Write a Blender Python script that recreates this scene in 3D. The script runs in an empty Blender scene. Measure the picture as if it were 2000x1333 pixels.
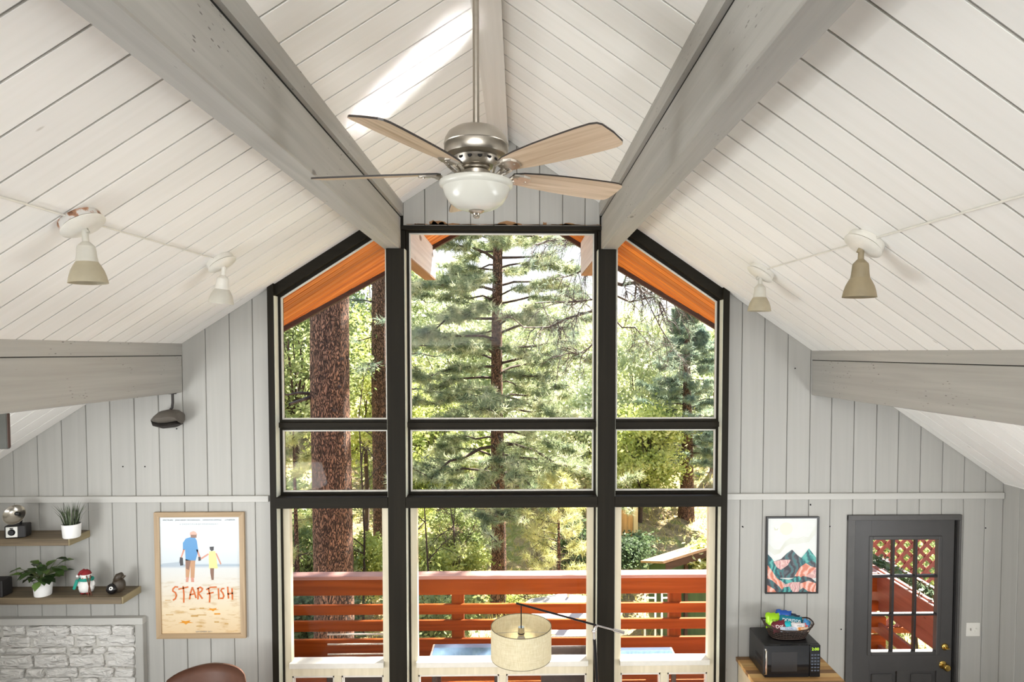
import bpy, math, random
import numpy as np
from mathutils import Vector, Matrix, Euler

# ------------------------------------------------------------------ camera
FPX, CX, CY = 1250.0, 1037.0, 735.0
YAW, PIT = math.radians(1.1), math.radians(-2.15)
CAM = Vector((0, 0, 3.43))
scn = bpy.context.scene
col = scn.collection
cd = bpy.data.cameras.new('camera')
cam = bpy.data.objects.new('camera', cd); col.objects.link(cam)
cam.location = CAM
cam.rotation_euler = (math.pi / 2 + PIT, 0, -YAW)
cd.sensor_fit = 'HORIZONTAL'; cd.sensor_width = 36
cd.lens = FPX / 2000 * 36
cd.shift_x = -(CX - 1000) / 2000
cd.shift_y = (CY - 666.5) / 2000
cd.clip_start = 0.05; cd.clip_end = 400
scn.camera = cam
FW = Vector((math.sin(YAW) * math.cos(PIT), math.cos(YAW) * math.cos(PIT), math.sin(PIT)))
RT = Vector((math.cos(YAW), -math.sin(YAW), 0)); UP = RT.cross(FW)

def P(x, y, Y):
    """the point at depth Y seen at photo pixel x, y"""
    d = FW + RT * ((x - CX) / FPX) - UP * ((y - CY) / FPX)
    return CAM + d * (Y / d.y)

# ------------------------------------------------------------------ world, sun, lights, exposure
scn.view_settings.view_transform = 'Standard'
scn.view_settings.look = 'None'
scn.view_settings.gamma = 1
scn.view_settings.use_curve_mapping = False
scn.view_settings.exposure = 0.34
wd = bpy.data.worlds.new('world'); scn.world = wd; wd.use_nodes = True
wn = wd.node_tree; wn.nodes.clear()
_o = wn.nodes.new('ShaderNodeOutputWorld'); _b = wn.nodes.new('ShaderNodeBackground')
_tc = wn.nodes.new('ShaderNodeTexCoord'); _s = wn.nodes.new('ShaderNodeSeparateXYZ'); _r = wn.nodes.new('ShaderNodeValToRGB')
wn.links.new(_tc.outputs['Generated'], _s.inputs[0]); wn.links.new(_s.outputs[2], _r.inputs[0])
wn.links.new(_r.outputs[0], _b.inputs[0]); wn.links.new(_b.outputs[0], _o.inputs[0])
_r.color_ramp.elements[0].position = 0.0; _r.color_ramp.elements[0].color = (1.0, 1.0, 1.0, 1)
_r.color_ramp.elements[1].position = 0.8; _r.color_ramp.elements[1].color = (0.45, 0.66, 1.0, 1)
_b.inputs[1].default_value = 1.35

def light(name, kind, loc, energy, color=(1, 1, 1), rot=(0, 0, 0), size=1, size_y=None, spread=None, aim=None):
    l = bpy.data.lights.new(name, kind); l.energy = energy; l.color = color
    o = bpy.data.objects.new(name, l); col.objects.link(o); o.location = loc; o.rotation_euler = rot
    if aim is not None:
        o.rotation_euler = (Vector(aim) - Vector(loc)).to_track_quat('-Z', 'Y').to_euler()
    if kind == 'AREA':
        l.shape = 'RECTANGLE'; l.size = size; l.size_y = size_y or size
        if spread: l.spread = spread
    if kind == 'SUN': l.angle = math.radians(0.7)
    return o
SUNV = Vector((0.42, 0.60, 0.86)).normalized()       # towards the sun: in front, to the right, high
light('sun', 'SUN', SUNV * 30, 30.0, (1.0, 0.95, 0.86), aim=(0, 0, 0))
# added fill: an unseen panel behind the camera and one low over the floor
light('rear_fill', 'AREA', (0, -2.4, 4.2), 285, (0.97, 0.99, 1.0), size=5.0, size_y=1.3, aim=(0, 4.5, 5.6))
light('floor_fill', 'AREA', (0.0, 3.4, 0.35), 34, (0.93, 0.98, 1.0), rot=(math.pi, 0, 0), size=6.5, size_y=3.0)

# unseen fill panels added at both side walls to brighten the slopes
for _sx, _nm in ((-1, 'left_fill'), (1, 'right_fill')):
    light(_nm, 'AREA', (_sx * 3.95, 1.0, 1.6), 205, (0.96, 0.985, 1.0), size=4.4, size_y=1.3, aim=(0, 1.4, 2.7))
def roof_hit(px, py, s_, ax, az):
    d = P(px, py, 1) - CAM; return CAM + d * ((az - s_ * ax - CAM.z) / (d.z - s_ * d.x))
_a, _b = P(355, 672, 5.3), P(790, 395, 5.3); _sl = (_b.z - _a.z) / (_b.x - _a.x)
_src = Vector((-.62, 5.74, .78)); _h = [roof_hit(x, y, _sl, _a.x, _a.z) for x, y in ((855, 95), (690, 255))]
_aim = (_h[0] + _h[1]) / 2
_gl = light('sun_glance_off_table_glass', 'AREA', _src, 1.7, (1, 1, .98), size=.22, size_y=.80, spread=math.radians(3.4))
_z = (_src - _aim).normalized(); _y = (_h[0] - _h[1]); _y = (_y - _z * _y.dot(_z)).normalized(); _x = _y.cross(_z)
_gl.matrix_world = Matrix.Translation(_src) @ Matrix((_x, _y, _z)).transposed().to_4x4()

# ------------------------------------------------------------------ mesh helper
rnd = random.Random(7)
WLOC = {}
class MB:
    def __init__(s): s.v = []; s.f = []; s.m = []; s.cur = 0
    def add(s, vs, fs, m=None):
        b = len(s.v); s.v += [tuple(v) for v in vs]; k = s.cur if m is None else m
        for f in fs: s.f.append(tuple(i + b for i in f)); s.m.append(k)
        return s
    def box(s, x0, x1, y0, y1, z0, z1, m=None):
        x0, x1 = sorted((x0, x1)); y0, y1 = sorted((y0, y1)); z0, z1 = sorted((z0, z1))
        return s.add([(x, y, z) for x in (x0, x1) for y in (y0, y1) for z in (z0, z1)],
                     [(0, 1, 3, 2), (4, 6, 7, 5), (0, 4, 5, 1), (2, 3, 7, 6), (0, 2, 6, 4), (1, 5, 7, 3)], m)
    def cbox(s, x0, x1, y0, y1, z0, z1, c=0.004, m=None):
        """a box with chamfered edges"""
        x0, x1 = sorted((x0, x1)); y0, y1 = sorted((y0, y1)); z0, z1 = sorted((z0, z1))
        c = min(c, (x1 - x0) * .3, (y1 - y0) * .3, (z1 - z0) * .3)
        vs = []; idx = {}
        for i in (0, 1):
            for j in (0, 1):
                for k in (0, 1):
                    X, Y, Z = (x0, x1)[i], (y0, y1)[j], (z0, z1)[k]
                    sx, sy, sz = (1, -1)[i] * c, (1, -1)[j] * c, (1, -1)[k] * c
                    for ax, p in enumerate(((X, Y + sy, Z + sz), (X + sx, Y, Z + sz), (X + sx, Y + sy, Z))):
                        idx[i, j, k, ax] = len(vs); vs.append(p)
        fs = []
        q = [(0, 0), (1, 0), (1, 1), (0, 1)]
        for a in (0, 1):
            fs.append([idx[a, j, k, 0] for j, k in q]); fs.append([idx[j, a, k, 1] for j, k in q]); fs.append([idx[j, k, a, 2] for j, k in q])
        for a in (0, 1):
            for b in (0, 1):
                fs.append([idx[a, b, 0, 0], idx[a, b, 1, 0], idx[a, b, 1, 1], idx[a, b, 0, 1]])
                fs.append([idx[a, 0, b, 0], idx[a, 1, b, 0], idx[a, 1, b, 2], idx[a, 0, b, 2]])
                fs.append([idx[0, a, b, 1], idx[1, a, b, 1], idx[1, a, b, 2], idx[0, a, b, 2]])
                for c2 in (0, 1): fs.append([idx[a, b, c2, 0], idx[a, b, c2, 1], idx[a, b, c2, 2]])
        return s.add(vs, fs, m)
    def prism(s, a, b, m=None):
        """closed solid between two matching polygons"""
        n = len(a); fs = [tuple(range(n)), tuple(range(2 * n - 1, n - 1, -1))]
        fs += [(i, (i + 1) % n, n + (i + 1) % n, n + i) for i in range(n)]
        return s.add(list(a) + list(b), fs, m)
    def exy(s, pts, y0, y1, m=None):
        """polygon in XZ extruded in Y"""
        return s.prism([(p[0], y0, p[1]) for p in pts], [(p[0], y1, p[1]) for p in pts], m)
    def tube(s, path, rad, n=8, m=None, cap=True):
        path = [Vector(p) for p in path]
        if not hasattr(rad, '__len__'): rad = [rad] * len(path)
        vs = []; fs = []; ref = None
        for i, p in enumerate(path):
            t = (path[min(i + 1, len(path) - 1)] - path[max(i - 1, 0)]).normalized()
            if ref is None: ref = Vector((0, 0, 1)) if abs(t.z) < .9 else Vector((1, 0, 0))
            u = t.cross(ref).normalized(); w = u.cross(t).normalized(); ref = w
            for k in range(n):
                a = 2 * math.pi * k / n; vs.append(p + (u * math.cos(a) + w * math.sin(a)) * rad[i])
        for i in range(len(path) - 1):
            for k in range(n):
                fs.append((i * n + k, i * n + (k + 1) % n, (i + 1) * n + (k + 1) % n, (i + 1) * n + k))
        if cap: fs += [tuple(range(n - 1, -1, -1)), tuple(range((len(path) - 1) * n, len(path) * n))]
        return s.add(vs, fs, m)
    def lathe(s, prof, o=(0, 0, 0), n=32, m=None, mat=None, sx=1, sy=1):
        """profile of (radius, height) turned about Z; a radius of 0 closes the end"""
        vs = []; fs = []; o = Vector(o)
        for r, h in prof:
            for k in range(n):
                a = 2 * math.pi * k / n; v = Vector((r * sx * math.cos(a), r * sy * math.sin(a), h))
                if mat is not None: v = mat @ v
                vs.append(v + o)
        for i in range(len(prof) - 1):
            for k in range(n):
                fs.append((i * n + k, i * n + (k + 1) % n, (i + 1) * n + (k + 1) % n, (i + 1) * n + k))
        return s.add(vs, fs, m)
    def ball(s, o, r, n=16, k=10, m=None, sx=1, sy=1, sz=1, mat=None):
        return s.lathe([(r * math.sin(math.pi * i / k) + 1e-5, -r * sz * math.cos(math.pi * i / k)) for i in range(k + 1)], o, n, m, mat, sx, sy)
    def xf(s, M):
        s.v = [tuple(M @ Vector(v)) for v in s.v]; return s
    def build(s, name, mats, parent=None, smooth=False, kind=None, label=None):
        me = bpy.data.meshes.new(name)
        off = WLOC.get(parent.name, Vector((0, 0, 0))) if parent is not None else Vector((0, 0, 0))
        me.from_pydata([tuple(Vector(v) - off) for v in s.v], [], s.f)
        if not isinstance(mats, (list, tuple)): mats = [mats]
        for m in mats: me.materials.append(m)
        if len(mats) > 1: me.polygons.foreach_set('material_index', s.m)
        if smooth:
            if smooth is True: me.polygons.foreach_set('use_smooth', [True] * len(s.f))
            else:
                me.polygons.foreach_set('use_smooth', [True] * len(s.f))
                try: me.set_sharp_from_angle(angle=smooth)
                except Exception: pass
        me.update()
        o = bpy.data.objects.new(name, me); col.objects.link(o)
        if parent is not None:
            o.parent = parent; WLOC[o.name] = off
        if kind: o['kind'] = kind
        if label: o['label'] = label
        return o
SM = math.radians(40)
def thing(name, label, cat, loc=(0, 0, 0), group=None):
    o = bpy.data.objects.new(name, None); col.objects.link(o); o.location = loc
    o.empty_display_size = .1
    o['label'] = label; o['category'] = cat
    if group: o['group'] = group
    WLOC[o.name] = Vector(loc)
    return o
def tag(o, label, cat, group=None):
    o['label'] = label; o['category'] = cat
    if group: o['group'] = group
    return o
def structure(name, loc=(0, 0, 0)):
    o = bpy.data.objects.new(name, None); col.objects.link(o); o.location = loc; o['kind'] = 'structure'
    WLOC[o.name] = Vector(loc); return o
def copy_tree(o, parent=None, loc=None, label=None, rot=None):
    c = o.copy(); col.objects.link(c)
    if parent is not None: c.parent = parent
    if loc is not None: c.location = loc
    if rot is not None: c.rotation_euler = rot
    if label: c['label'] = label
    for ch in list(o.children): copy_tree(ch, c)
    return c
def raw(name, V, F, mats, parent=None, mi=None, kind=None, smooth=False):
    """numpy arrays to a mesh (triangles or quads)"""
    V = np.asarray(V, dtype=np.float32); F = np.asarray(F, dtype=np.int32)
    if parent is not None: V = V - np.array(WLOC.get(parent.name, (0, 0, 0)), dtype=np.float32)
    k = F.shape[1]; me = bpy.data.meshes.new(name)
    me.vertices.add(len(V)); me.vertices.foreach_set('co', V.ravel())
    me.loops.add(F.size); me.loops.foreach_set('vertex_index', F.ravel())
    me.polygons.add(len(F)); me.polygons.foreach_set('loop_start', np.arange(0, F.size, k, dtype=np.int32))
    me.update(calc_edges=True)
    for m in (mats if isinstance(mats, (list, tuple)) else [mats]): me.materials.append(m)
    if mi is not None: me.polygons.foreach_set('material_index', mi)
    if smooth: me.polygons.foreach_set('use_smooth', [True] * len(F))
    o = bpy.data.objects.new(name, me); col.objects.link(o)
    if parent is not None: o.parent = parent; WLOC[o.name] = WLOC.get(parent.name, Vector((0, 0, 0)))
    if kind: o['kind'] = kind
    return o

# ------------------------------------------------------------------ materials
def srgb(r, g, b):
    f = lambda c: (c / 255 / 12.92) if c / 255 <= .04045 else ((c / 255 + .055) / 1.055) ** 2.4
    return (f(r), f(g), f(b), 1)
class N:
    def __init__(s, name):
        s.mat = bpy.data.materials.new(name); s.mat.use_nodes = True; s.t = s.mat.node_tree
        s.b = s.t.nodes['Principled BSDF']; s.out = s.t.nodes['Material Output']
    def n(s, typ, **kw):
        x = s.t.nodes.new('ShaderNode' + typ)
        for k, v in kw.items():
            if k.startswith('i_'): x.inputs[k[2:].replace('_', ' ')].default_value = v
            else: setattr(x, k, v)
        return x
    def l(s, a, b): s.t.links.new(a, b)
    def coords(s, rot=(0, 0, 0), scale=(1, 1, 1), rand=True):
        tc = s.n('TexCoord'); mp = s.n('Mapping')
        mp.inputs['Rotation'].default_value = rot
        m2 = s.n('Mapping'); m2.inputs['Scale'].default_value = scale
        s.l(tc.outputs['Object'], mp.inputs[0]); s.l(mp.outputs[0], m2.inputs[0])
        if rand:
            oi = s.n('ObjectInfo'); mm = s.n('Math', operation='MULTIPLY'); mm.inputs[1].default_value = 37.0
            s.l(oi.outputs['Random'], mm.inputs[0])
            cb = s.n('CombineXYZ')
            for i in range(3): s.l(mm.outputs[0], cb.inputs[i])
            s.l(cb.outputs[0], m2.inputs['Location'])
        return m2.outputs[0]
    def ramp(s, inp, stops):
        r = s.n('ValToRGB'); e = r.color_ramp.elements
        e[0].position, e[0].color = stops[0][0], stops[0][1]
        e[1].position, e[1].color = stops[-1][0], stops[-1][1]
        for p, c in stops[1:-1]:
            x = e.new(p); x.color = c
        s.l(inp, r.inputs[0]); return r.outputs[0]
    def mix(s, a, b, fac, mode='MIX'):
        m = s.n('Mix', data_type='RGBA', blend_type=mode)
        for sock, v in ((m.inputs[6], a), (m.inputs[7], b), (m.inputs[0], fac)):
            if hasattr(v, 'is_output'): s.l(v, sock)
            else: sock.default_value = v
        return m.outputs[2]
    def bump(s, h, strength=.3, dist=.01):
        b = s.n('Bump'); b.inputs['Strength'].default_value = strength; b.inputs['Distance'].default_value = dist
        s.l(h, b.inputs['Height']); s.l(b.outputs[0], s.b.inputs['Normal'])
def plain(name, c, rough=.5, metal=0, spec=.5, noise=0.0, nscale=20, bump=0.0, trans=0, **kw):
    m = N(name); m.b.inputs['Roughness'].default_value = rough; m.b.inputs['Metallic'].default_value = metal
    m.b.inputs['Specular IOR Level'].default_value = spec
    for k, v in kw.items(): m.b.inputs[k.replace('_', ' ')].default_value = v
    co = m.coords(); nz = m.n('TexNoise'); nz.inputs['Scale'].default_value = nscale; nz.inputs['Detail'].default_value = 4
    m.l(co, nz.inputs[0])
    a = tuple(x * (1 - noise) for x in c[:3]) + (1,); b = tuple(min(1, x * (1 + noise)) for x in c[:3]) + (1,)
    m.l(m.ramp(nz.outputs[0], [(.3, a), (.7, b)]), m.b.inputs['Base Color'])
    if bump: m.bump(nz.outputs[0], bump, .004)
    return m.mat
def grain(name, lo, hi, axis='Z', rot=(0, 0, 0), rough=.55, bump=.25, knots=0.0, stretch=14, fine=5, tint=.06, knotcol=None, spec=.4, dist=.003):
    """painted or bare timber: fibres run along the axis"""
    m = N(name); m.b.inputs['Roughness'].default_value = rough; m.b.inputs['Specular IOR Level'].default_value = spec
    sc = [fine * stretch / 3] * 3; sc['XYZ'.index(axis)] = fine / 6
    co = m.coords(rot, tuple(sc))
    nz = m.n('TexNoise'); nz.inputs['Scale'].default_value = 1; nz.inputs['Detail'].default_value = 6; nz.inputs['Distortion'].default_value = .6
    m.l(co, nz.inputs[0])
    c = m.ramp(nz.outputs[0], [(.28, lo), (.72, hi)])
    oi = m.n('ObjectInfo'); mr = m.n('MapRange'); mr.inputs[3].default_value = 1 - tint; mr.inputs[4].default_value = 1 + tint * .3
    m.l(oi.outputs['Random'], mr.inputs[0])
    cb = m.n('CombineColor')
    for i in range(3): m.l(mr.outputs[0], cb.inputs[i])
    c = m.mix(c, cb.outputs[0], 1.0, 'MULTIPLY')
    h = nz.outputs[0]
    if knots:
        s2 = [4.2] * 3; s2['XYZ'.index(axis)] = 1.5
        co2 = m.coords(rot, tuple(s2)); vo = m.n('TexVoronoi'); vo.inputs['Scale'].default_value = 1.0
        m.l(co2, vo.inputs[0])
        k = m.ramp(vo.outputs['Distance'], [(.0, (1, 1, 1, 1)), (.035 * knots, (.8, .8, .8, 1)), (.06 * knots, (0, 0, 0, 1))])
        c = m.mix(c, knotcol or tuple(x * .45 for x in lo[:3]) + (1,), k)
    if name == 'grey_beam_paint':        # small dents and scraped flecks in the old paint
        s3 = [55.0] * 3; s3['XYZ'.index(axis)] = 16
        v3 = m.n('TexVoronoi'); m.l(m.coords(rot, tuple(s3)), v3.inputs[0]); v3.inputs['Scale'].default_value = 1
        n3 = m.n('TexNoise'); n3.inputs['Scale'].default_value = 3.2; n3.inputs['Detail'].default_value = 3; m.l(m.coords(rot), n3.inputs[0])
        f3 = m.mix(m.ramp(v3.outputs['Distance'], [(.0, (1, 1, 1, 1)), (.13, (1, 1, 1, 1)), (.2, (0, 0, 0, 1))]), m.ramp(n3.outputs[0], [(.54, (0, 0, 0, 1)), (.66, (.85, .85, .85, 1))]), 1.0, 'MULTIPLY')
        c = m.mix(c, srgb(84, 80, 74), f3)
    m.l(c, m.b.inputs['Base Color'])
    if bump: m.bump(h, bump, dist)
    return m.mat
AL, AR = -math.atan(.6348), math.atan(.6797)
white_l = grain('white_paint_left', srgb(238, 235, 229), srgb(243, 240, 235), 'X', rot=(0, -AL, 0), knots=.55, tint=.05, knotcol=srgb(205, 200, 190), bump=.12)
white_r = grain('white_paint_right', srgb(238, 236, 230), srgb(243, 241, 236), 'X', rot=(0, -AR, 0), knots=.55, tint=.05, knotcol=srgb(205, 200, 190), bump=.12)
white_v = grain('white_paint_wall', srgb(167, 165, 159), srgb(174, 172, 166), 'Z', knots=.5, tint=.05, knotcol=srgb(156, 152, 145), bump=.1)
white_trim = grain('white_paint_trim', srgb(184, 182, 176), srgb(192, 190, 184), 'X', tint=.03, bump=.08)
gap_m = plain('grey_gap_boards', srgb(120, 116, 110), .9, noise=.1)  # even grey backing seen in the joints between boards
gapc_m = plain('ceiling_underlay', srgb(158, 155, 147), .9, noise=.06)
gray_y = grain('grey_beam_paint', srgb(156, 153, 146), srgb(172, 169, 162), 'Y', knots=1.0, tint=.04, bump=.6, knotcol=srgb(104, 100, 94), fine=5, dist=.004)
dark_m = grain('dark_window_paint', srgb(26, 23, 16), srgb(35, 31, 23), 'Z', tint=.02, bump=.2, rough=.6, spec=.15)
dark_x = grain('dark_window_paint_rail', srgb(26, 23, 16), srgb(35, 31, 23), 'X', tint=.02, bump=.2, rough=.6, spec=.15)
cream_m = grain('cream_window_paint', srgb(204, 194, 168), srgb(222, 212, 188), 'Z', tint=.02, bump=.15)
bead_m = plain('pale_glazing_bead', srgb(214, 210, 200), .4, noise=.04)
orange_l = grain('orange_soffit_left', srgb(172, 80, 26), srgb(246, 156, 70), 'X', rot=(0, -AL, 0), tint=.25, knots=.8, knotcol=srgb(92, 40, 14), bump=.2)
orange_r = grain('orange_soffit_right', srgb(184, 84, 16), srgb(250, 156, 48), 'X', rot=(0, -AR, 0), tint=.25, knots=.8, knotcol=srgb(92, 40, 14), bump=.2)
fascia_m = grain('dark_fascia', srgb(58, 36, 26), srgb(82, 52, 38), 'X', tint=.05)
redwood = grain('red_stained_rail', srgb(134, 62, 18), srgb(178, 90, 32), 'X', spec=.12, tint=.12, knots=.7, knotcol=srgb(100, 40, 22), bump=.3)
redwood_y = grain('red_stained_side_rail', srgb(128, 70, 54), srgb(156, 92, 72), 'Y', tint=.12, knots=.7, bump=.3)
redwood_z = grain('red_stained_post', srgb(122, 56, 14), srgb(158, 78, 26), 'Z', spec=.12, tint=.12, bump=.3)
m_ = N('window_glass'); _g = m_.n('BsdfGlossy'); _g.inputs['Roughness'].default_value = .01
_t = m_.n('BsdfTransparent'); _x = m_.n('MixShader'); _lw = m_.n('LayerWeight'); _lw.inputs[0].default_value = .12
_mr = m_.n('MapRange'); _mr.inputs[3].default_value = .002; _mr.inputs[4].default_value = .2
m_.l(_lw.outputs['Facing'], _mr.inputs[0]); m_.l(_mr.outputs[0], _x.inputs[0]); m_.l(_t.outputs[0], _x.inputs[1]); m_.l(_g.outputs[0], _x.inputs[2]); m_.l(_x.outputs[0], m_.out.inputs[0])
glass_m = m_.mat
nickel = plain('brushed_nickel', srgb(176, 168, 156), .32, 1, noise=.05, nscale=60)
chrome = plain('chrome', srgb(215, 212, 208), .12, 1)
black_metal = plain('black_metal', srgb(26, 25, 25), .35, .6)
brass = plain('polished_brass', srgb(214, 180, 100), .18, 1)
dkgap = plain('deep_dark_gap', srgb(18, 16, 15), .9)

# ------------------------------------------------------------------ roof planes
W = 5.3
LA, LB = P(355, 672, W), P(790, 395, W)
RA, RB = P(1585, 685, W), P(1170, 397, W)
SL = (LB.z - LA.z) / (LB.x - LA.x); SR = (RB.z - RA.z) / (RB.x - RA.x)
hl = lambda x: LA.z + SL * (x - LA.x)
hr = lambda x: RA.z + SR * (x - RA.x)
RX = (RA.z - SR * RA.x - LA.z + SL * LA.x) / (SL - SR)      # ridge line
h = lambda x: hl(x) if x < RX else hr(x)
XL, XR = -4.62, P(1961, 940, W).x
YB = -2.6
def ray_roof(px, py, side):
    d = P(px, py, 1) - CAM; s_, A_ = (SL, LA) if side == 'l' else (SR, RA)
    t = (A_.z + s_ * (0 - A_.x) - CAM.z) / (d.z - s_ * d.x)
    return CAM + d * t

# ------------------------------------------------------------------ ceiling: two slopes of boards
def pxs(a, y, Y=W): return [P(x, y, Y).x for x in a]
ceil_ = structure('ceiling')
BP = 0.195
def slope_boards(side):
    s_, hh, x0, x1, mat = (SL, hl, XL - .02, RX, white_l) if side == 'l' else (SR, hr, XR + .3, RX, white_r)
    nrm = Vector((-s_, 0, 1)).normalized()
    up = lambda p, d: (p[0] + nrm.x * d, p[1], p[2] + nrm.z * d)
    # seams meet the wall at the photo's phase
    y0 = 1.814 if side == 'l' else 1.84
    k0 = int((y0 - YB) / BP) + 1
    ys = [y0 + BP * k for k in range(-k0, 60)]
    ys = [max(y, YB) for y in ys if y > YB - BP and y < W]
    ys = ys + [W]
    for a, b in zip(ys, ys[1:]):
        if b - a < .02: continue
        g = 0.0058; c = 0.0012; t = 0.008
        prof = [(a + g, t), (a + g, c), (a + g + c, 0), (b - g - c, 0), (b - g, c), (b - g, t)]
        pa = [up((x0, y, hh(x0)), d) for y, d in prof]; pb = [up((x1, y, hh(x1)), d) for y, d in prof]
        MB().prism(pa, pb).build('ceiling_board', mat, ceil_)
slope_boards('l'); slope_boards('r')
# solid roof above the boards
for side, s_, hh, xe in (('l', SL, hl, XL - .6), ('r', SR, hr, XR + .9)):
    m = MB(); m.exy([(xe, hh(xe) + .0082), (RX, hh(RX) + .0082), (RX, hh(RX) + .16), (xe, hh(xe) + .16)], YB - .1, W + .02)
    m.build('roof_deck', gapc_m, ceil_)
# ridge beam, painted white, its underside just below the peak
rb0, rb1 = P(953, 288, W), P(993, 288, W)
MB().exy([(rb0.x, rb0.z), (rb1.x, rb1.z), (rb1.x, rb1.z + .03), (RX, h(RX) + .02), (rb0.x, rb0.z + .03)], YB, W).build('ridge_beam', grain('white_paint_ridge', srgb(226, 223, 217), srgb(236, 233, 228), 'Y', knots=.5, tint=.03, knotcol=srgb(206, 201, 192)), ceil_)
# soffit outside: boards, fascia following the prow of the roof
def prow(side):
    if side == 'l':
        pts = [(555, 6.72), (752, 7.08), (843, 7.24), (960, 7.42)]
        xs = [P(a, 600, b).x for a, b in pts]; ys = [b for _, b in pts]
    else:
        pts = [(1396, 6.62), (1204, 6.98), (1137, 7.12), (960, 7.42)]
        xs = [P(a, 600, b).x for a, b in pts]; ys = [b for _, b in pts]
    k = (ys[1] - ys[0]) / (xs[1] - xs[0])
    return lambda x: ys[0] + k * (x - xs[0])
sof = structure('trim_1'); sof['label'] = 'orange stained boards under the roof overhang outside the glass'
for side, s_, hh, mat in (('l', SL, hl, orange_l), ('r', SR, hr, orange_r)):
    pw = prow(side); xe = XL - .6 if side == 'l' else XR + .9
    nrm = Vector((-s_, 0, 1)).normalized()
    up = lambda x, y, d: (x + nrm.x * d, y, hh(x) + nrm.z * d)
    y = W + .1; k = 0
    while y < pw(RX) - .02:
        y2 = y + .14
        # where the board runs beyond the slanting fascia it is cut
        if pw(xe) >= y2: xa = xe
        else:
            sl = (pw(1) - pw(0)); xa = (y2 - pw(0)) / sl
        if (side == 'l' and xa > RX - .05) or (side == 'r' and xa < RX + .05): break
        t = .018; g = .006; c = .007
        prof = [(y + g, t), (y + g, c), (y + g + c, 0), (y2 - g - c, 0), (y2 - g, c), (y2 - g, t)]
        sl = pw(1) - pw(0)
        cut = lambda q: (max(xe, (q - pw(0)) / sl) if side == 'l' else min(xe, (q - pw(0)) / sl))
        MB().prism([up(cut(q), q, d) for q, d in prof], [up(RX, q, d) for q, d in prof]).build('soffit_board', mat, sof)
        y = y2; k += 1
    # fascia board
    a, b = (xe, pw(xe)), (RX, pw(RX))
    pa = [(a[0], a[1] + q, hh(a[0]) + z) for q, z in ((-.01, -.05), (.05, -.05), (.05, .2), (-.01, .2))]
    pb = [(b[0], b[1] + q, hh(b[0]) + z) for q, z in ((-.01, -.05), (.05, -.05), (.05, .2), (-.01, .2))]
    MB().prism(pa, pb).build('fascia_board', fascia_m, sof)
    ra = [(a[0], W, hh(a[0]) + .022), (a[0], a[1], hh(a[0]) + .022), (a[0], a[1], hh(a[0]) + .18), (a[0], W, hh(a[0]) + .18)]
    rb = [(b[0], W, hh(b[0]) + .022), (b[0], b[1], hh(b[0]) + .022), (b[0], b[1], hh(b[0]) + .18), (b[0], W, hh(b[0]) + .18)]
    MB().prism(ra, rb).build('roof_overhang', fascia_m, sof)

# ------------------------------------------------------------------ purlin beams
def beam(label, x0, x1, zb, zs, over=None, y0=YB, lip=0.02, inner=1, top=None):
    b = structure('beam'); b['label'] = label
    MB().cbox(x0, x1, y0, W, zb, zs, .006).build('main_timber', gray_y, b)
    xa, xb = (x0, x1 + lip) if inner > 0 else (x0 - lip, x1)
    g = .009 if lip > .01 else .003
    m = MB(); m.exy([(xa, zs + g), (xb, zs + g), (xb, h(xb) + .004), (xa, h(xa) + .004)], y0, W)
    m.build('upper_timber', gray_y, b)
    MB().box(x0 + .004, x1 - .004, y0, W, zs - .002, zs + g + .003).build('seam', dkgap, b)  # near-black filler: the shade between the timbers is put into its colour
    return b
bl0, bl1, bls = P(751, 488, W), P(783, 488, W), P(788, 424, W)
beam('grey upper left roof beam of two timbers', bl0.x, bl1.x, bl0.z, bls.z, inner=1)
br0, br1, brs = P(1174, 490, W), P(1204, 489, W), P(1168, 424, W)
beam('grey upper right roof beam of two timbers', br0.x, br1.x, br0.z, brs.z, inner=-1)
ll = P(357, 767, W); lls = P(357, 695, W)
beam('grey lower left roof beam of two timbers', ll.x - .13, ll.x, ll.z, lls.z, lip=0.003, inner=1)
rl = P(1585, 772, W); rls = P(1585, 704, W)
beam('grey lower right roof beam of two timbers', rl.x, rl.x + .13, rl.z, rls.z, lip=0.003, inner=-1)
weathered = grain('flaking_white_beam_end', srgb(204, 204, 216), srgb(232, 232, 242), 'Y', knots=2.6, knotcol=srgb(90, 66, 52), tint=.02, bump=.6)
brown_under = grain('bare_brown_timber', srgb(132, 92, 66), srgb(166, 120, 90), 'Y', tint=.03)
for x0, x1, z0, z1, ye, lab in ((bl0.x, bl1.x, bl0.z, bls.z, 7.52, 'weathered white beam end outside, left of the tall pane'),
                           (br0.x, br1.x, br0.z, brs.z, 7.05, 'weathered white beam end outside, right of the tall pane')):
    o = structure('beam_end'); o['label'] = lab
    mm_ = .06
    MB().cbox(x0 - mm_ * 0, x1, W + .1, ye, z0 + .012, z1 + .09, .006).build('outrigger', weathered, o)
    MB().box(x0 + .004, x1 - .004, W + .1, ye - .002, z0, z0 + .012).build('underside', brown_under, o)

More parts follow.
